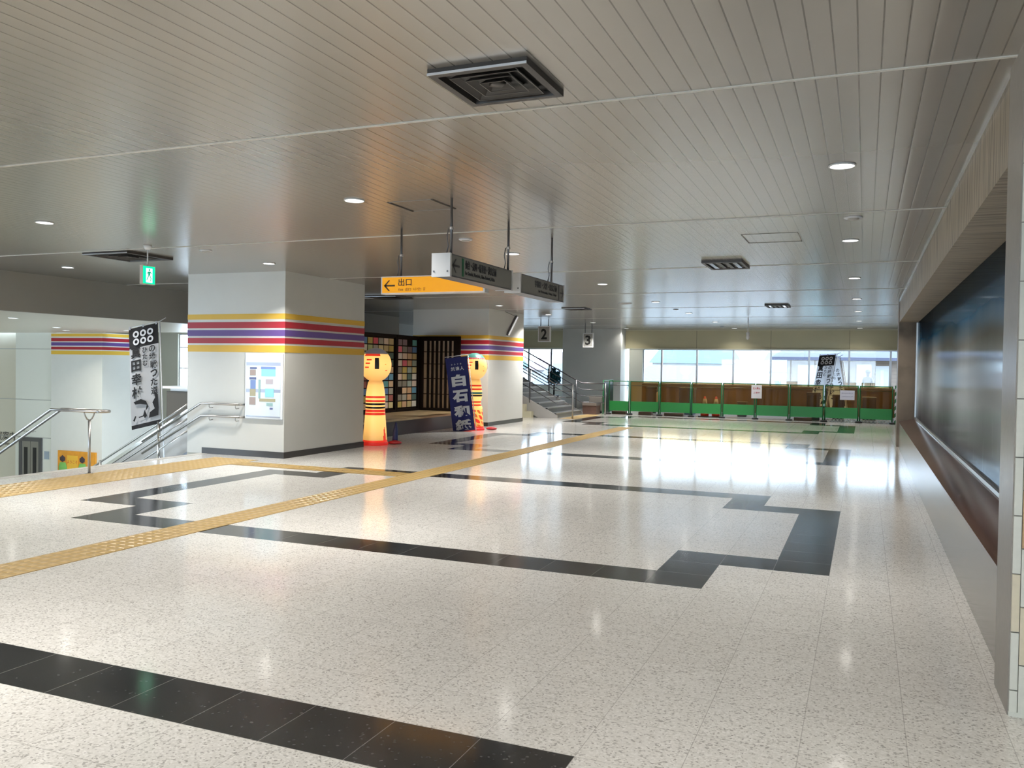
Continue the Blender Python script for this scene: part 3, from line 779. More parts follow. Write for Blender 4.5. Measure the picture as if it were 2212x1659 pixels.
paper_board('wide dark board of coloured paper squares behind the nearer doll', 16.2, 19.42, 12)
paper_board('narrow dark board of coloured paper squares next to the lattice screen', 19.44, 20.66, 4)
t = thing('lattice_screen', 'dark wooden lattice screen with pale paper between upright slats', 'screen', (-10.75, 20.7, .375))
bm = NB(); box(bm, -11.3, -10.12, 20.71, 20.735, .45, 2.35); obj('paper', bm, mat('shoji_paper', (.80, .72, .62), .7), t)
bm = NB(); box(bm, -11.32, -11.2, 20.66, 20.71, .375, 2.4); box(bm, -10.22, -10.08, 20.66, 20.71, .375, 2.4); box(bm, -11.2, -10.22, 20.66, 20.71, 2.28, 2.4); box(bm, -11.2, -10.22, 20.66, 20.71, .375, .45); obj('frame', bm, M_WOODD, t)
for q in range(7):
    x = -11.12+q*.135; bm = NB(); box(bm, x+.03, x+.09, 20.67, 20.71, .45, 2.28); obj('slat', bm, M_WOODD, t)
for z in (.83, 1.25, 1.65, 1.98):
    bm = NB(); box(bm, -11.2, -10.22, 20.665, 20.675, z-.009, z+.009); obj('cross_bar', bm, M_WOODD, t)

# poster on near pillar
t = thing('wall_poster', 'glossy poster in a rounded white frame on the nearest pillar', 'poster', (-9.4, 11.74, .65))
bm = NB(); box(bm, -9.80, -8.99-.02, 11.712, 11.745, .645, 1.775); obj('frame', bm, mat('white_frame', (.86, .9, .95), .2), t, bevel=.02)
def poster_mat():
    m = mat('poster_print', (.8, .85, .9), .12); n = N(m); b = m.node_tree.nodes['Principled BSDF']; vec, o = n.xyz()
    a = n.noise(vec, 3.2, 3, out='Color'); c = n.mix(.85, a, (.80, .93, 1.0))
    zz = n.math('FRACT', n.math('MULTIPLY', o['Z'], 2.2))
    c = n.mix(n.math('MULTIPLY', n.math('LESS_THAN', zz, .12), .6), c, (.12, .16, .4))
    m.node_tree.links.new(c, b.inputs['Base Color']); return m
bm = NB(); box(bm, -9.76, -9.05, 11.706, 11.712, .69, 1.73); obj('print', bm, poster_mat(), t)
bm = NB()
for x0, x1, z0, z1, mi in ((-9.68, -9.54, 1.50, 1.53, 0), (-9.68, -9.56, 1.39, 1.49, 1), (-9.69, -9.55, 1.32, 1.36, 0), (-9.67, -9.56, 1.16, 1.31, 2), (-9.68, -9.56, 1.04, 1.16, 3), (-9.69, -9.56, .89, 1.02, 1),
    (-9.45, -9.15, 1.50, 1.54, 2), (-9.44, -9.15, 1.38, 1.50, 4), (-9.35, -9.2, 1.25, 1.33, 5), (-9.36, -9.18, 1.03, 1.17, 4), (-9.48, -9.15, .95, 1.0, 3), (-9.33, -9.2, .88, .93, 6), (-9.26, -9.2, .82, .85, 0), (-9.5, -9.46, 1.0, 1.32, 6)):
    box(bm, x0, x1, 11.702, 11.706, z0, z1, mi)
obj('printed_pictures', bm, [mat('pic_navy', (.10, .12, .3), .3), mat('pic_brown', (.4, .3, .26), .3), mat('pic_blue', (.18, .28, .6), .3), mat('pic_olive', (.42, .38, .22), .3), mat('pic_cyan', (.3, .75, .85), .3), mat('pic_grey', (.5, .45, .5), .3), mat('pic_teal', (.3, .5, .5), .3)], t)
t.location.x += 0

# ================================================================= HANGING SIGNS
M_SIGNG = mat('sign_grey_face', (.30, .30, .28), .18); M_SIGNY = mat('sign_yellow_face', (.9, .36, .01), .25, em=.42, emcol=(1, .45, .02)); M_TXT = mat('sign_text', (.05, .05, .055), .5)
M_SGR = mat('sign_green_bar', (.01, .14, .06), .4)
def arrow(bm, cx, cy, s, left, M_, mi=0):
    d = -1 if left else 1
    def P(u, v_): return M_ @ Vector((cx+d*u*s, cy+v_*s, .002))
    for pts in ([(-.6, .08), (.5, .08), (.5, -.08), (-.6, -.08)], [(.6, 0), (.1, .5), (-.08, .5), (.38, 0)], [(.6, 0), (.38, 0), (-.08, -.5), (.1, -.5)]):
        quad(bm, [P(*q) for q in pts], mi)
def rod(bm, x, y, z0, z1):
    tube(bm, [(x, y, z0), (x, y, z1)], .012, 8)
def hang_parts(t, pts, zt):
    for x, y in pts:
        bm = NB(); tube(bm, [(x, y, zt), (x, y, CH)], .013, 8); r = obj('hanging_rod', bm, M_DSTEEL, t)
        bm = NB(); lathe(bm, [(.0, 0), (.022, .01), (.022, .03), (0, .04)], 10, c=(x, y, zt+.22)); obj('coupling', bm, M_STEEL, r)
        bm = NB(); tube(bm, [(x-.03, y, zt+.24), (x-.045, y, zt+.16), (x-.03, y, zt+.08), (x-.05, y, zt)], .006, 6); obj('cable', bm, M_DSTEEL, r)
def grey_sign(label, y0, y1, main, sub, left):
    X0, X1, Z0, Z1 = -3.72, -3.53, 2.425, 2.635
    t = thing('hanging_sign', label, 'sign', ((X0+X1)/2, (y0+y1)/2, Z0))
    bm = NB(); box(bm, X0+.008, X1-.004, y0+.03, y1-.03, Z0, Z1); obj('box', bm, M_DSTEEL, t)
    bm = NB(); box(bm, X1-.006, X1, y0+.03, y1-.03, Z0+.012, Z1-.012); face = obj('face_panel', bm, M_SIGNG, t)
    for a, b_ in ((y0, y0+.03), (y1-.03, y1)):
        bm = NB(); box(bm, X0, X1+.002, a, b_, Z0-.004, Z1+.004); obj('end_cap', bm, M_WHITE2, t)
    for x in (X0+.025, X1-.025):
        bm = NB(); tube(bm, [(x, y0-.002, Z0+.045), (x, y0+.004, Z0+.045)], .009, 10); obj('screw', bm, M_DSTEEL, t)
    M_ = frame_mtx((X1+.001, (y0+y1)/2, (Z0+Z1)/2), (0, 1, 0), (0, 0, 1)); L = y1-y0-.06
    bm = NB()
    if left:
        arrow(bm, -L/2+.09, 0, .13, True, M_)
        box(bm, -.018, .018, -.085, .085, 0, .002, 1, M_ @ Matrix.Translation((-L/2+.24, 0, 0)))
        put_text(bm, main, .1, M_ @ Matrix.Translation((-L/2+.30+.36, .035, .001)), bold=.003, fitw=.74, fith=.085)
        put_text(bm, sub, .1, M_ @ Matrix.Translation((-L/2+.30+.34, -.045, .001)), bold=.001, fitw=.70, fith=.042)
    else:
        arrow(bm, L/2-.07, 0, .12, False, M_)
        box(bm, -.012, .012, -.09, .09, 0, .002, 0, M_ @ Matrix.Translation((L/2-.17, 0, 0)))
        put_text(bm, main, .1, M_ @ Matrix.Translation((L/2-.24-.38, .035, .001)), bold=.003, fitw=.76, fith=.08)
        put_text(bm, sub, .1, M_ @ Matrix.Translation((L/2-.24-.33, -.045, .001)), bold=.001, fitw=.62, fith=.04)
    obj('lettering', bm, [M_TXT, M_SGR], t)
    hang_parts(t, [(-3.56, y0+.08), (-3.56, y1-.06)] if left else [(-3.52, y1-.5)], Z1)
    return t
grey_sign('nearer grey hanging direction sign with left arrow and white end cap', 7.0, 8.5, '仙台・盛岡・新青森・秋田方面', 'for Sendai, Morioka, Shin-Aomori, Akita', True)
grey_sign('grey hanging direction sign with right arrow, farther of the two grey signs', 8.72, 10.2, '宇都宮・大宮・東京方面', 'for Utsunomiya, Omiya, Tokyo', False)
t = thing('hanging_sign', 'yellow hanging exit sign with left arrow behind the grey signs', 'sign', (-4.4, 8.36, 2.4))
bm = NB(); box(bm, -5.09, -3.80, 8.37, 8.48, 2.40, 2.60); obj('box', bm, M_WHITE2, t)
bm = NB(); box(bm, -5.07, -3.82, 8.362, 8.37, 2.415, 2.588); obj('face_panel', bm, M_SIGNY, t)
M_ = frame_mtx((-4.445, 8.36, 2.5), (1, 0, 0), (0, 0, 1)); bm = NB()
arrow(bm, -.53, -.005, .12, True, M_); put_text(bm, '出口', .1, M_ @ Matrix.Translation((-.33, .03, .001)), bold=.002, fitw=.17, fith=.085)
put_text(bm, 'Exit  出口  나가는 곳', .05, M_ @ Matrix.Translation((-.24, -.05, .001)), fitw=.34, fith=.035); obj('lettering', bm, mat('exit_text_brown', (.12, .07, .02), .5), t)
hang_parts(t, [(-4.86, 8.42)], 2.6)

# green emergency exit sign
t = thing('exit_sign', 'small lit green running man exit sign hanging near the left pillar', 'sign', (-8.9, 8.7, 2.63))
bm = NB(); box(bm, -8.93, -8.88, 8.58, 8.80, 2.63, 2.88); obj('housing', bm, mat('sign_case', (.8, .72, .66), .4), t)
bm = NB(); box(bm, -8.88, -8.876, 8.59, 8.79, 2.64, 2.87); obj('lit_face', bm, mat('exit_green', (.0, .85, .38), .4, em=1.1, emcol=(0, .9, .4)), t)
M_ = frame_mtx((-8.875, 8.69, 2.755), (0, 1, 0), (0, 0, 1)); bm = NB()
def poly(pts): quad(bm, [M_ @ Vector((x, y, .001)) for x, y in pts])
poly([(-.055, -.10), (.055, -.10), (.055, .09), (-.055, .09)])
obj('white_doorway', bm, mat('exit_white', (.7, 1, .9), .4, em=1.3, emcol=(.75, 1, .92)), t)
bm = NB(); M_ = M_ @ Matrix.Translation((0, 0, .001))
for pts in ([(-.01, .055), (.015, .055), (.015, .08), (-.01, .08)], [(-.02, .045), (.02, .05), (.012, -.005), (-.018, -.005)], [(-.02, .04), (-.045, .02), (-.042, .012), (-.015, .028)], [(.018, .045), (.045, .025), (.04, .018), (.015, .03)],
            [(-.016, -.005), (-.002, -.005), (-.035, -.07), (-.047, -.065)], [(0, -.005), (.014, -.005), (.035, -.04), (.025, -.045)], [(.025, -.04), (.036, -.04), (.03, -.08), (.018, -.08)]): poly(pts)
obj('running_figure', bm, mat('exit_figure', (.0, .45, .25), .4, em=.5, emcol=(0, .5, .3)), t)
bm = NB(); tube(bm, [(-8.905, 8.69, 2.88), (-8.905, 8.69, CH-.05)], .009, 8); obj('stem', bm, M_WHITE2, t)
bm = NB(); lathe(bm, [(.0, -.06), (.03, -.055), (.05, -.03), (.055, 0)], 20, c=(-8.905, 8.69, CH)); obj('ceiling_cup', bm, M_WHITE2, t)

# platform number signs
def number_sign(n, cx, y, z0, z1, w_, label):
    t = thing('number_sign', label, 'sign', (cx, y, z0))
    bm = NB(); box(bm, cx-w_/2, cx+w_/2, y-.04, y+.04, z0, z1); obj('box', bm, M_WHITE2, t)
    bm = NB(); box(bm, cx-w_/2+.03, cx+w_/2-.03, y-.046, y-.04, z0+.03, z1-.03); obj('face_panel', bm, mat('number_face', (.38, .38, .36), .3), t)
    bm = NB(); put_text(bm, n, .4, frame_mtx((cx, y-.05, (z0+z1)/2), (1, 0, 0), (0, 0, 1)), bold=.012, fitw=.2, fith=.34); obj('numeral', bm, M_BLACK, t)
    for s in (-1, 1):
        bm = NB(); tube(bm, [(cx+s*w_*.32, y, z1), (cx+s*w_*.32, y, CH)], .014, 8); obj('hanging_rod', bm, M_DSTEEL, t)
number_sign('2', -9.57, 25.8, 2.42, 2.93, .42, 'grey box sign with number 2 hanging before the far staircase')
number_sign('3', -9.0, 28.7, 2.33, 2.83, .38, 'grey box sign with number 3 hanging near the white far pier')

# ================================================================= CEILING FITTINGS
def downlight_proto():
    t = thing('ceiling_downlight', '', 'ceiling light', (0, 0, CH), local=True, group='round ceiling downlights')
    bm = NB(); lathe(bm, [(.098, -.001), (.098, -.008), (.088, -.012), (.084, -.004), (.084, -.001)], 28); obj('trim_ring', bm, M_WHITE2, t)
    bm = NB(); lathe(bm, [(.0, -.003), (.084, -.003)], 28); obj('diffuser', bm, mat('lamp_glow', (1, .97, .9), .5, em=14, emcol=(1, .965, .89)), t)
    l = bpy.data.lights.new('lamp_light', 'AREA'); l.shape = 'DISK'; l.size = .16; l.energy = LAMP_W; l.color = (1, .968, .91); l.spread = math.radians(125)
    o = link(bpy.data.objects.new('lamp_light', l)); o.location = (0, 0, -.02); o.parent = t
    return t
rows = [(-9.8, ''), (-5.6, ''), (-1.4, ''), (2.6, ''), (6.87, 'first'), (10.78, 'second'), (15.1, 'third'), (19.4, 'fourth'), (23.4, 'fifth'), (27.8, 'sixth'), (32.2, 'seventh')]
proto = None
for x, side in ((-.19, 'right-hand'), (-4.48, 'middle'), (-8.57, 'left-hand'), (-12.3, 'outermost left')):
    for y, nm in rows:
        if x == -12.3 and (y > 12 or 6 < y < 7): continue
        if x == -8.57 and y in (15.1,): continue
        yy = {(-12.3, 10.78): 10.3, (-8.57, 19.4): 19.79}.get((x, y), y)
        lab = 'lit round downlight in the %s ceiling row, %s from the front' % (side, nm) if nm else 'lit round downlight in the %s ceiling row, %s behind the viewpoint' % (side, {-9.8: 'farthest', -5.6: 'third', -1.4: 'second', 2.6: 'next to or just'}[y])
        if x == -12.3 and nm: lab = 'lit round downlight over the stair opening, beside the dark square vent'
        if proto is None:
            proto = downlight_proto(); o = proto; o.location = (x, yy, CH); o['label'] = lab
        else: o = dup(proto, (x, yy, CH), lab)
        k_ = {-.19: .5, -4.48: 1.12, -8.57: 1.2, -12.3: 1.1}[x]*(.15 if y > 30 else 1)
        for c in o.children:
            if c.type == 'LIGHT': c.data = c.data.copy(); c.data.energy = LAMP_W*k_
for q, (x, y) in enumerate(((-19.87, 16.3), (-21.56, 18.0), (-19.41, 18.2), (-16.5, 12.5), (-23, 12.5))):
    low = dup(proto, (x, y, 2.47), ['lit downlight in the lower ceiling, near the white tower', 'lit downlight above the distant pillar left face', 'lit downlight in the lower ceiling next to the banner flag', 'lit downlight under the lower ceiling behind the fascia', 'lit downlight at far left in the lower ceiling'][q])
    for c in low.children:
        if c.type == 'LIGHT': c.data = c.data.copy(); c.data.energy = 32; c.data.color = (1, .95, .82)
def plate(label, x, y, r, col=M_WHITE2, name='ceiling_speaker'):
    o = thing(name, label, 'ceiling speaker' if name == 'ceiling_speaker' else 'detector', (x, y, CH), local=True)
    bm = NB(); lathe(bm, [(r, 0), (r, -.006), (r*.9, -.012), (0, -.012)], 24); obj('rim', bm, col, o)
    bm = NB(); lathe(bm, [(r*.62, -.0125), (r*.6, -.02), (0, -.022)], 20); obj('grille', bm, mat('grille_grey', (.55, .53, .5), .5), o)
plate('unlit round ceiling speaker between the first two right-hand downlights', -.14, 9.22, .09)
plate('unlit round ceiling speaker between the hanging sign rods', -4.54, 9.42, .085)
plate('unlit round ceiling disc left of the green exit sign row', -8.47, 9.3, .085)
plate('unlit flat ceiling disc beyond the farther grey sign', -5.28, 19.7, .16)
plate('small dark smoke detector on the shiny ceiling before the far windows', -4.53, 21.9, .07, mat('detector_dark', (.12, .11, .12), .5), 'smoke_detector')
plate('tiny dark smoke detector close to the far window wall', -4.74, 31.0, .07, mat('detector_dark', (.12, .11, .12), .5), 'smoke_detector')

def vent(label, cx, cy, s, sy=None, slots=False):
    sy = sy or s
    t = thing('ceiling_vent', label, 'air vent', (cx, cy, CH), local=True)
    bm = NB(); h = .035
    def ring(sc0, z0, sc1, z1, mi=0):
        a = [(-1, -1), (1, -1), (1, 1), (-1, 1)]
        v0 = [bm.verts.new((i*s/2*sc0, j*sy/2*sc0, z0)) for i, j in a]; v1 = [bm.verts.new((i*s/2*sc1, j*sy/2*sc1, z1)) for i, j in a]
        for q in range(4): bm.faces.new((v0[q], v0[(q+1) % 4], v1[(q+1) % 4], v1[q])).material_index = mi
    ring(1, 0, 1, -h); ring(1, -h, .86, -h); ring(.86, -h, .84, -.004)
    obj('frame', bm, M_VENT, t)
    bm = NB(); box(bm, -s/2, s/2, -sy/2-.006, -sy/2, -h, -h+.012); obj('edge_trim', bm, M_ALU if not slots else M_VENT, t)
    if not slots:
        for sc in (.70, .48, .27):
            bm = NB(); ring(sc, -.034, sc-.1, -.008); ring(sc, -.034, sc-.02, -.034); obj('louvre', bm, mat('vent_louvre', (.07, .062, .055), .4), t)
        bm = NB(); lathe(bm, [(.0, -.03), (.05, -.028), (.05, -.01)], 4); obj('centre_cone', bm, mat('vent_louvre', (.07, .062, .055), .4), t)
    else:
        for q in range(4):
            bm = NB(); box(bm, -s*.36+q*s*.2, -s*.36+q*s*.2+s*.1, -sy*.36, sy*.36, -.03, -.01); obj('louvre', bm, M_CHROME if q in (0, 3) else M_VENT, t)
    bm = NB(); box(bm, -s*.45, s*.45, -sy*.45, sy*.45, -.004, -.001); obj('back_plate', bm, M_BLACK, t)
    return t
vent('large dark square ceiling vent in front of the bright ceiling seam', -1.87, 4.25, .56)
vent('dark square ceiling vent above the stair opening', -10.0, 9.4, .86)
vent('dark ceiling vent with chrome slots beyond the right signs', -1.9, 12.68, .56, .9, True)
vent('small dark ceiling vent with bright slots near the far windows', -1.93, 21.0, .52, .85, True)
vent('dark square ceiling vent over the far staircase side', -6.95, 21.1, .62)
vent('dark square ceiling vent behind the yellow sign', -10.0, 16.8, .8)
vent('dark square ceiling vent beyond the yellow sign left end', -5.9, 12.3, .6)
def hatch(label, x0, x1, y0, y1, slots):
    t = thing('ceiling_hatch', label, 'ceiling hatch', ((x0+x1)/2, (y0+y1)/2, CH))
    g = .008; bm = NB()
    for a in ((x0, x1, y0, y0+g), (x0, x1, y1-g, y1), (x0, x0+g, y0, y1), (x1-g, x1, y0, y1)): box(bm, a[0], a[1], a[2], a[3], CH-.004, CH-.0005)
    obj('edge_frame', bm, mat('hatch_line', (.3, .29, .27), .5), t)
    if slots:
        for x in (x0, x1-.02):
            bm = NB(); box(bm, x, x+.022, y0, y1, CH-.006, CH-.001); obj('slot', bm, M_BLACK, t)
hatch('square hatch outlined in the ceiling among the right panels', -1.34, -.72, 10.0, 10.7, False)
hatch('ceiling air slot panel with two dark slots left of the hanging sign rods', -4.24, -3.75, 7.06, 7.55, True)
t = thing('security_camera', 'slim pole camera hanging from the ceiling before the far windows', 'camera', (-3.3, 26.6, CH), local=True)
bm = NB(); tube(bm, [(0, 0, 0), (0, 0, -.4)], .014, 8); obj('pole', bm, M_WHITE2, t)
bm = NB(); lathe(bm, [(0, -.62), (.04, -.6), (.055, -.54), (.045, -.48), (.06, -.42), (.03, -.38)], 16); obj('dome', bm, M_WHITE2, t)
t = thing('tilted_bar', 'tilted white bar fixed to the side of the second striped pillar', 'lamp', (-9.28, 22.3, 2.75))
bm = NB(); tube(bm, [(-9.23, 22.02, 2.50), (-9.23, 22.65, 3.03)], .022, 10); obj('tube', bm, mat('white_tube', (.95, .95, .95), .3, em=.5), t)  # white bar drawn as a faintly glowing tube
bm = NB(); tube(bm, [(-9.27, 22.0, 2.50), (-9.27, 22.66, 3.06)], .03, 8); obj('fixture', bm, M_DSTEEL, t)
bm = NB(); tube(bm, [(-9.26, 22.66, 3.04), (-9.26, 21.8, 3.13)], .006, 6); obj('wire', bm, M_BLACK, t)

# ================================================================= STAIRS UP (far)
bm = NB(); sl = .155/.3
for q in range(14):
    x1 = -9.0-.3*q; x0 = x1-.3; z1 = .155*(q+1)
    box(bm, x0, x1, 25.45, 28.0, 0 if q == 0 else z1-.5 if z1 > .5 else 0, z1, 0)
    box(bm, x1-.05, x1+.004, 25.45, 28.0, z1-.03, z1+.003, 1)
box(bm, -16.0, -13.2, 25.4, 28.1, 2.0, 2.17, 0)
t = thing('staircase', 'grey staircase rising leftwards behind the second striped pillar', 'stairs', (-11, 26.7, 0))
obj('steps', bm, [M_STEP, M_STEPE], t)
for y in (25.40, 28.0):
    pts = [(-8.95, 0), (-8.95, .08), (-13.2, .08+sl*4.25), (-13.2, sl*4.25-.3), (-9.6, 0)]
    bm = NB(); va = [bm.verts.new((x, y, z)) for x, z in pts]; vb = [bm.verts.new((x, y+.05, z)) for x, z in pts]
    bm.faces.new(va[::-1]); bm.faces.new(vb)
    for q in range(5): bm.faces.new((va[q], va[(q+1) % 5], vb[(q+1) % 5], vb[q]))
    obj('stringer', bm, mat('stringer_grey', (.42, .41, .40), .4), t)
bm = NB(); box(bm, -10.2, -9.75, 25.2, 25.38, 0, .2); box(bm, -10.9, -9.98, 25.2, 25.38, .2, .42)
tag(obj('stepped_plinth', bm, mat('cream_block', (.72, .68, .5), .5)), 'cream stepped block at the side of the far staircase', 'plinth')
def stair_rail(label, y, xe, ztop, nrail, posts, z0gap):
    t = thing('handrail', label, 'handrail', (xe, y, 0))
    for q in range(nrail):
        z = ztop-q*z0gap
        bm = NB(); tube(bm, [(xe, y, z), (-9.0, y, z), (-13.3, y, z+sl*4.3)], .022 if q == 0 else .014, 8); obj('rail', bm, M_DSTEEL, t)
    for x in posts:
        zb = 0 if x > -9 else sl*(-9-x); zt = ztop+(0 if x > -9 else sl*(-9-x))
        bm = NB(); tube(bm, [(x, y, zb), (x, y, zt)], .026, 8); obj('post', bm, M_STEEL if x > -9 else M_DSTEEL, t)
stair_rail('nearer handrail of the rising staircase, ending at a bright steel post', 25.42, -8.45, 1.07, 4, (-8.45, -9.9, -11.4), .2)
stair_rail('farther handrail of the rising staircase, against the window', 28.03, -8.15, 1.08, 4, (-8.15, -9.2, -10.2, -11.4, -12.6), .22)
# plant beside the stairs
t = thing('potted_plant', 'dark teal leafy plant against the window behind the staircase', 'plant', (-10.72, 30.0, 0), local=True)
bm = NB()
for q in range(260):
    a, b_ = rnd.random()*6.28, rnd.random(); r = .24*math.sqrt(rnd.random()); z = 1.02+.42*b_+(.12 if q % 9 == 0 else 0)
    c = Vector((r*math.cos(a), r*math.sin(a), z)); d = Vector((rnd.uniform(-.6, .6), rnd.uniform(-.6, .6), rnd.uniform(.2, 1))).normalized()*.085; e = d.orthogonal().normalized()*.035
    quad(bm, [c-d, c+e, c+d, c-e])
obj('foliage', bm, mat('teal_leaf', (.006, .045, .055), .7, spec=.1), t)
bm = NB(); tube(bm, [(0, 0, .5), (.01, 0, 1.2)], .03, 8); obj('stem', bm, M_WOODD, t)
bm = NB(); lathe(bm, [(.13, 0), (.19, .55), (.2, .58), (.17, .58), (.0, .55)], 20); obj('pot', bm, M_BLACK, t)
# covered crates
t = thing('crate', 'brown crate on the floor to the right of the far staircase', 'crate', (-8.75, 28.6, 0))
bm = NB(); box(bm, -9.05, -8.55, 28.3, 28.8, 0, .36); obj('box', bm, mat('crate_brown', (.16, .09, .07), .6, noise=.2), t, bevel=.01)
bm = NB(); box(bm, -9.06, -8.54, 28.29, 28.81, .3, .4); obj('lid', bm, mat('crate_lid', (.3, .26, .24), .6), t, bevel=.01)
t = thing('covered_cart', 'grey covered cart beside the left end of the green barriers', 'cart', (-8.75, 29.2, 0))
bm = NB(); box(bm, -9.05, -8.52, 29.0, 29.5, .08, .62); obj('cover', bm, mat('cover_grey', (.24, .22, .2), .7, bump=.5), t, bevel=.05)
bm = NB()
for x in (-8.95, -8.62): tube(bm, [(x, 29.05, .05), (x, 29.09, .05)], .05, 12)
obj('wheels', bm, M_BLACK, t)

# ================================================================= BARRIERS
PX = [-8.29, -7.53, -6.48, -5.40, -4.37, -3.30, -2.24, -1.18, -.15, .84]
ORD = ['with a clear upper half, leftmost of the row', 'second in the row from the left end', 'third in the row from the left end', 'just before the two cones', 'left of the white notice sheet', 'right of the white notice sheet', 'with the tilted flag behind its left half', 'carrying the wide white notice', 'at the right end of the row']
def barrier(q, x0, x1):
    y = 28.9; t = thing('barrier_panel', 'green barrier panel with amber film %s' % ORD[q] if q else 'green barrier panel %s' % ORD[q], 'barrier', ((x0+x1)/2, y, 0), group='green safety barriers across the hall')
    a, b_ = x0+.03, x1-.03
    bm = NB(); tube(bm, [(a, y, .064), (a, y, 1.16), (b_, y, 1.16), (b_, y, .064)], .022, 8); obj('tube_frame', bm, M_GREEND, t)
    bm = NB(); tube(bm, [(a, y, 1.02), (b_, y, 1.02)], .012, 8); obj('mid_rail', bm, mat('rail_brown', (.08, .06, .02), .5) if q else M_DSTEEL, t)
    bm = NB(); box(bm, a, b_, y-.012, y+.012, .13, .47); obj('kick_board', bm, M_GREEN, t)
    if q:
        bm = NB(); nseg = 10
        vs = [[], []]
        for s in range(nseg+1):
            x = a+(b_-a)*s/nseg; dy = .012*math.sin(s*1.7+q)
            vs[0].append(bm.verts.new((x, y+.03+dy, .47))); vs[1].append(bm.verts.new((x, y+.03+dy*.5, 1.15)))
        for s in range(nseg): bm.faces.new((vs[0][s], vs[0][s+1], vs[1][s+1], vs[1][s]))
        obj('amber_sheet', bm, M_AMBER, t)
for q in range(9): barrier(q, PX[q], PX[q+1])
for q, x in enumerate(PX):
    bm = NB(); lathe(bm, [(.10, 0), (.115, .02), (.10, .05), (.06, .062)], 16, c=(x, 28.9, 0))
    lathe(bm, [(.062, .062), (.0, .0621)], 16, c=(x, 28.9, 0))
    tag(obj('rubber_foot', bm, M_BLACK), 'black rubber foot under the barriers, ' + ('leftmost' if q == 0 else 'rightmost' if q == 9 else '%s joint from the left' % ('', 'first', 'second', 'third', 'fourth', 'fifth', 'sixth', 'seventh', 'eighth')[q]), 'barrier foot', 'black rubber feet under the barriers')
t = thing('mesh_panel', 'dark green mesh panel turned end on at the left end of the barriers', 'barrier', (-8.4, 29.4, 0))
bm = NB(); box(bm, -8.46, -8.43, 28.75, 29.95, .05, 1.12); obj('mesh', bm, M_NETG, t)
bm = NB(); tube(bm, [(-8.44, 28.75, 0), (-8.44, 28.75, 1.18), (-8.44, 29.95, 1.18), (-8.44, 29.95, 0)], .022, 8); obj('frame', bm, M_GREEND, t)
bm = NB(); 
for q in range(5):
    z = .1+q*.22; quad(bm, [(.87, 28.80, z), (.97, 28.80, z+.12), (.97, 28.80, z+.22), (.87, 28.80, z+.10)], 1)
box(bm, .87, .97, 28.81, 28.83, 0, 1.2, 0)
tag(obj('striped_post', bm, [M_GREEND, M_LETW]), 'green and white diagonally striped post at the right end of the barriers', 'post')
# notices
t = thing('notice_sheet', 'upright white notice with red marks taped on a barrier post', 'notice', (-3.27, 28.86, .7))
bm = NB(); box(bm, -3.43, -3.10, 28.862, 28.868, .69, 1.13); obj('sheet', bm, M_LETW, t)
bm = NB(); put_text(bm, '立入禁止', .1, frame_mtx((-3.265, 28.86, 1.02), (1, 0, 0), (0, 0, 1)), fitw=.24, fith=.07, bold=.002)
put_text(bm, '工事中', .1, frame_mtx((-3.265, 28.86, .88), (1, 0, 0), (0, 0, 1)), fitw=.2, fith=.06); obj('red_print', bm, mat('red_print', (.5, .05, .08), .6), t)
t = thing('notice_sheet', 'wide white notice hung on the barrier panels at right', 'notice', (-.5, 28.84, .7))
bm = NB(); box(bm, -.71, -.28, 28.842, 28.848, .72, 1.02); obj('sheet', bm, mat('notice_bluish', (.7, .72, .85), .5), t)
bm = NB()
for q, s in enumerate(('通行止のお知らせ', 'ご迷惑をおかけします')): put_text(bm, s, .05, frame_mtx((-.495, 28.84, .93-q*.1), (1, 0, 0), (0, 0, 1)), fitw=.34, fith=.04)
obj('print', bm, mat('notice_print', (.3, .3, .45), .6), t)
# cones
def cone(label, loc):
    t = thing('traffic_cone', label, 'traffic cone', loc, local=True, group=None)
    bm = NB(); box(bm, -.19, .19, -.19, .19, 0, .035); obj('base', bm, M_BLACK, t, bevel=.01)
    mm = [mat('cone_red', (.75, .05, .02), .45), mat('cone_white', (.9, .9, .92), .35)]
    bm = NB(); lathe(bm, [(.14, .035), (.135, .12), (.122, .22), (.12, .23), (.085, .45), (.075, .52), (.05, .62), (.03, .7), (.0, .705)], 20, mfun=lambda a, z, q: 1 if .23 < z < .6 else 0); obj('cone_body', bm, mm, t)
    return t
c1 = cone('left of two red and white traffic cones behind the barrier film', (-5.02, 29.35, 0))
dup(c1, (-4.64, 29.35, 0), 'right of two red and white traffic cones behind the barrier film')
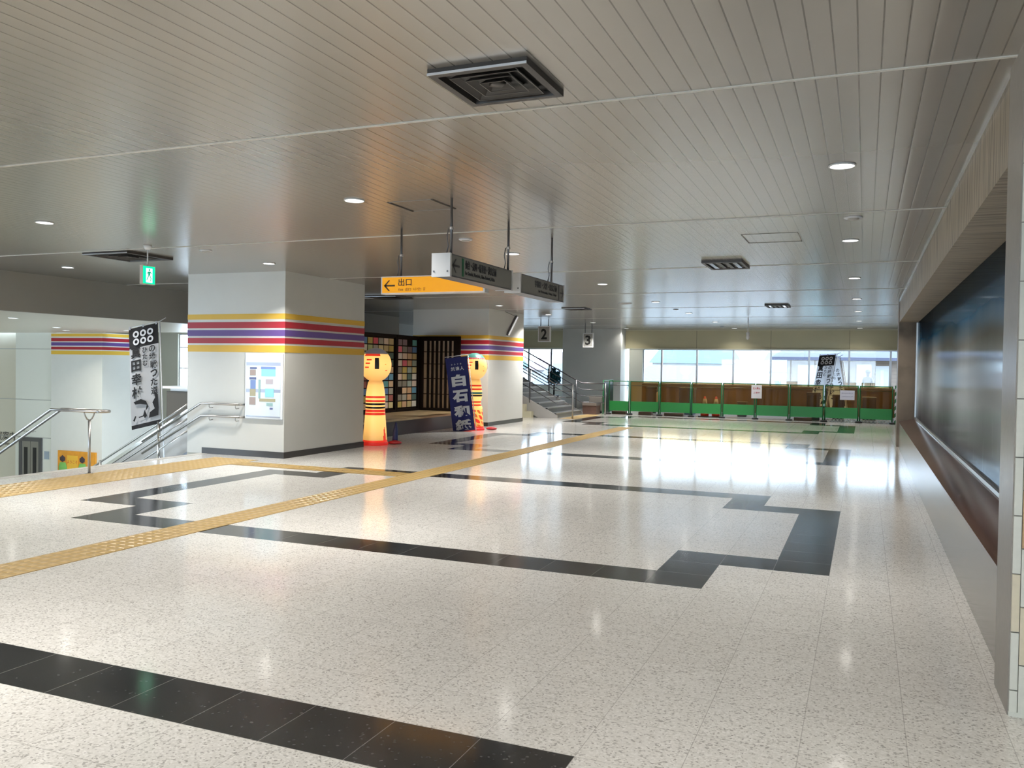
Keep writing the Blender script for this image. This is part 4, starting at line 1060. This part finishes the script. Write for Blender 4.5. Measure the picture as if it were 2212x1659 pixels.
# things seen through the film
bm = NB(); lathe(bm, [(.05, 0), (.05, .75), (.03, .8), (0, .8)], 14, c=(-6.75, 29.8, 0)); tag(obj('bollard', bm, M_LETW), 'white slim bollard behind the third barrier panel', 'bollard')
for lab, x0, x1, y0, y1, z1, cc in (('dark cabinet standing behind the second barrier panel', -7.35, -6.95, 30.5, 31, .95, (.03, .03, .03)), ('dark blue machine box behind the third barrier panel', -6.1, -5.6, 30.3, 30.9, .95, (.03, .05, .08)), ('dark bundle on the floor behind the fifth barrier panel', -4.05, -3.75, 30.2, 30.5, .52, (.02, .02, .02)), ('dark potted greenery box behind the right barrier panels', -1.75, -1.35, 29.6, 30.0, .9, (.02, .03, .02)), ('dark crate under the wide white notice', -.95, -.6, 29.6, 30.0, .85, (.02, .025, .02)), ('black equipment case at the right end behind the barriers', -.05, .35, 29.6, 30, .8, (.015, .02, .02))):
    t = thing('equipment_box', lab, 'box', ((x0+x1)/2, (y0+y1)/2, 0))
    bm = NB(); box(bm, x0, x1, y0, y1, 0, z1*.92); obj('case', bm, mat('case_%d' % int(x0*-100), cc, .6, bump=.4), t, bevel=.02)
    bm = NB(); box(bm, x0-.015, x1+.015, y0-.015, y1+.015, z1*.92, z1); obj('lid', bm, mat('case_lid', (.08, .08, .075), .6), t, bevel=.01)
for lab, x0, x1 in (('brown wooden block under the second barrier panel', -7.25, -6.8), ('brown wooden block under the third barrier panel', -6.35, -5.7), ('long dark brown block beneath the barrier right of centre', -2.1, -1.55), ('dark wooden block under the first barrier panel', -8.2, -7.7)):
    t = thing('timber_block', lab, 'timber block', ((x0+x1)/2, 29.15, 0))
    bm = NB(); box(bm, x0, x1, 29.05, 29.3, 0, .11); obj('block', bm, mat('pallet_brown', (.16, .08, .05), .6, noise=.2), t, bevel=.006)
bm = NB(); box(bm, -5.35, -4.35, 29.1, 29.6, 0, .0)if False else None
# white plastic chain lying along the floor
bm = NB()
for q in range(34):
    cx = -1.05+q*.055; R_, r_ = .045, .011
    ring_ = []
    for a in range(10):
        A = 2*math.pi*a/10; ce = Vector((cx+R_*math.cos(A)*1.2, 29.12+(R_*math.sin(A) if q % 2 else 0), .05+(0 if q % 2 else R_*math.sin(A))))
        nrm = Vector((math.cos(A), math.sin(A) if q % 2 else 0, 0 if q % 2 else math.sin(A))); bi = Vector((0, 0, 1)) if q % 2 else Vector((0, 1, 0))
        ring_.append([bm.verts.new(ce+nrm*r_*math.cos(b_)+bi*r_*math.sin(b_)) for b_ in (2*math.pi*s/6 for s in range(6))])
    for a in range(10):
        for s in range(6): bm.faces.new((ring_[a][s], ring_[a][(s+1) % 6], ring_[(a+1) % 10][(s+1) % 6], ring_[(a+1) % 10][s]))
tag(obj('plastic_chain', bm, M_LETW), 'white plastic chain lying on the floor beneath the right barriers', 'chain')

# ================================================================= OUTSIDE
bm = NB(); box(bm, -200, 200, 60, 400, -5.2, -5.0); tag(obj('street_ground', bm, mat('pale_ground', (.4, .4, .39), .8, noise=.1, nscale=.2)), 'pale ground beyond the far windows', 'ground', kind='structure')
bm = NB(); box(bm, -16, 12, 33.3, 60, -.3, -.02); tag(obj('terrace', bm, mat('terrace_concrete', (.3, .3, .29), .8)), 'pale terrace outside the far windows', 'terrace', kind='structure')
t = thing('station_building', 'long brown-walled building with a slate roof outside the right windows', 'building', (-1, 44, 0))
def siding():
    m = mat('tan_siding', (.5, .36, .24), .7); n = N(m); b = m.node_tree.nodes['Principled BSDF']; vec, o = n.xyz()
    c = n.mix(n.math('MULTIPLY', n.math('LESS_THAN', n.math('FRACT', n.math('MULTIPLY', o['Z'], 6)), .2), .5), (.13, .095, .07), (.07, .05, .04))
    m.node_tree.links.new(c, b.inputs['Base Color']); return m
bm = NB(); box(bm, -3.4, 9, 42, 47, -.02, 2.25); obj('wall', bm, siding(), t)
bm = NB(); quad(bm, [(-4.1, 41.4, 2.22), (9.5, 41.4, 2.22), (9.5, 44.5, 3.1), (-3.2, 44.5, 3.1)]); box(bm, -4.1, 9.5, 41.35, 41.5, 2.12, 2.26); quad(bm, [(-4.1, 47.6, 2.22), (-3.2, 44.5, 3.1), (9.5, 44.5, 3.1), (9.5, 47.6, 2.22)])
obj('roof', bm, mat('slate_roof', (.04, .043, .075), .6), t)
for x0, x1, z0, z1 in ((-2.9, -1.2, -.02, 1.9), (-.35, .28, -.02, 1.95), (.45, 1.0, -.02, 1.9)):
    bm = NB(); box(bm, x0, x1, 41.93, 42.0, z0, z1); d = obj('door', bm, mat('outside_door_white', (.3, .3, .3), .6), t)
    bm = NB(); box(bm, x0+.2, x1-.2, 41.92, 41.93, z0+.4, z1-.2); obj('glass', bm, mat('pale_blue_glass', (.35, .5, .52), .2), d)
hs = [(-24, 75, 7, 7, 'blue'), (-16.5, 84, 8, 7.0, 'grey'), (-10.0, 72, 6, 6.8, 'red'), (-30, 92, 9, 8.4, 'red'), (-5.5, 95, 9, 8.6, 'blue'), (-38, 80, 8, 7.2, 'grey'), (-20, 110, 10, 9.5, 'teal'), (-45, 100, 9, 8.6, 'teal')]
rc = {'blue': (.13, .16, .19), 'grey': (.15, .15, .16), 'red': (.2, .14, .145), 'teal': (.09, .17, .19)}
for x, y, wd, hh, cn in hs:
    t = thing('house', 'distant pale house with %s roof seen through the windows at x %s' % (cn, 'left' if x < -20 else 'centre'), 'house', (x, y, -5), local=True)
    pos = {-24: 'nearest at the left of the big window', -16.5: 'behind the middle of the big window', -10: 'nearest at the centre of the big window', -30: 'far behind the left windows', -5.5: 'far back beside the brown building', -38: 'beyond the staircase window', -20: 'farthest back of the row', -45: 'farthest left behind the staircase'}[x]
    t['label'] = 'distant pale house with %s roof, %s' % (cn, pos)
    bm = NB(); box(bm, -wd/2, wd/2, -3, 3, 0, hh-2); obj('wall', bm, mat('house_wall', (.34, .33, .32), .8), t)
    bm = NB(); a = wd/2+.4
    v = [bm.verts.new(p) for p in ((-a, -3.5, hh-2.1), (a, -3.5, hh-2.1), (a, 3.5, hh-2.1), (-a, 3.5, hh-2.1), (-a+.8, 0, hh), (a-.8, 0, hh))]
    for f in ((0, 1, 5, 4), (2, 3, 4, 5), (1, 2, 5), (3, 0, 4), (3, 2, 1, 0)): bm.faces.new([v[i] for i in f])
    obj('roof', bm, mat('roof_'+cn, rc[cn], .7), t)
    for q in range(3):
        wx = -wd/3+q*wd/3; bm = NB(); box(bm, wx-.5, wx+.5, -3.03, -3.0, hh-3.9, hh-2.7); obj('window', bm, mat('house_glass', (.2, .25, .3), .2), t)
def person():
    t = thing('person', 'person in tan clothes standing outside the right-hand window', 'person', (.12, 38.0, -.02), math.radians(-30), local=True)
    bm = NB()
    P_ = {'pel': (0, 0, .92), 'ch': (0, .01, 1.28), 'nk': (0, .01, 1.44), 'hd0': (0, .0, 1.52), 'hd': (0, -.01, 1.62), 'hd1': (0, 0, 1.70),
          'sl': (.17, 0, 1.38), 'el': (.24, .02, 1.12), 'wl': (.2, -.12, .95), 'sr': (-.17, 0, 1.38), 'er': (-.25, .03, 1.12), 'wr': (-.24, -.02, .88),
          'hl': (.09, 0, .88), 'kl': (.1, -.03, .48), 'al': (.1, .02, .08), 'tl': (.12, -.14, .04), 'hr': (-.09, 0, .88), 'kr': (-.11, -.02, .48), 'ar': (-.12, .03, .08), 'tr': (-.14, -.13, .04)}
    Rr = {'pel': .15, 'ch': .15, 'nk': .055, 'hd0': .075, 'hd': .095, 'hd1': .07, 'sl': .065, 'el': .045, 'wl': .03, 'sr': .065, 'er': .045, 'wr': .03, 'hl': .1, 'kl': .065, 'al': .045, 'tl': .035, 'hr': .1, 'kr': .065, 'ar': .045, 'tr': .035}
    Ed = [('pel', 'ch'), ('ch', 'nk'), ('nk', 'hd0'), ('hd0', 'hd'), ('hd', 'hd1'), ('ch', 'sl'), ('sl', 'el'), ('el', 'wl'), ('ch', 'sr'), ('sr', 'er'), ('er', 'wr'), ('pel', 'hl'), ('hl', 'kl'), ('kl', 'al'), ('al', 'tl'), ('pel', 'hr'), ('hr', 'kr'), ('kr', 'ar'), ('ar', 'tr')]
    keys = list(P_)
    for s, wk in ((1, 'wl'), (-1, 'wr')):      # palm and fingers
        base = Vector(P_[wk]); pk = 'p'+wk; P_[pk] = tuple(base+Vector((0, -.01, -.07))); Rr[pk] = .028; Ed.append((wk, pk))
        for f in range(5):
            fk = 'f%d%s' % (f, wk); L = (.07, .08, .085, .075, .055)[f]
            off = Vector((s*(.02), -.03+.015*f, -.07-L)) if f else Vector((-s*.03, -.04, -.09))
            P_[fk] = tuple(base+off); Rr[fk] = .008; Ed.append((pk, fk))
    keys = list(P_); ix = {k_: n for n, k_ in enumerate(keys)}
    me = bpy.data.meshes.new('body'); me.from_pydata([P_[k_] for k_ in keys], [(ix[a], ix[b_]) for a, b_ in Ed], [])
    o = link(bpy.data.objects.new('body', me)); o.parent = t
    md = o.modifiers.new('skin', 'SKIN')
    for n, k_ in enumerate(keys):
        sv = me.skin_vertices[0].data[n]; sv.radius = (Rr[k_], Rr[k_]*.85); sv.use_root = (k_ == 'pel')
    o.modifiers.new('sub', 'SUBSURF').levels = 1; o.modifiers['sub'].render_levels = 2
    me.materials.append(mat('tan_clothing', (.05, .035, .022), .8))
    bm = NB(); lathe(bm, [(.0, 1.745), (.06, 1.735), (.10, 1.69), (.108, 1.64), (.1, 1.6)][::-1], 16, c=(0, .01, 0)); obj('hair', bm, mat('dark_hair', (.03, .02, .015), .6), t)
    for n_, (x, z, r, cc) in (('eye', (-.035, 1.625, .01, M_BLACK)), ('eye', (.035, 1.625, .01, M_BLACK)), ('nose', (0, 1.60, .014, MATS['tan_clothing'])), ('mouth', (0, 1.565, .012, mat('lip', (.4, .12, .1), .5)))):
        bm = NB(); lathe(bm, [(0, -r), (r, 0), (0, r)], 8, c=(x, -.092, z)); obj(n_, bm, cc, t)
person()
for o in bpy.data.objects:
    if '_local' in o: del o['_local']
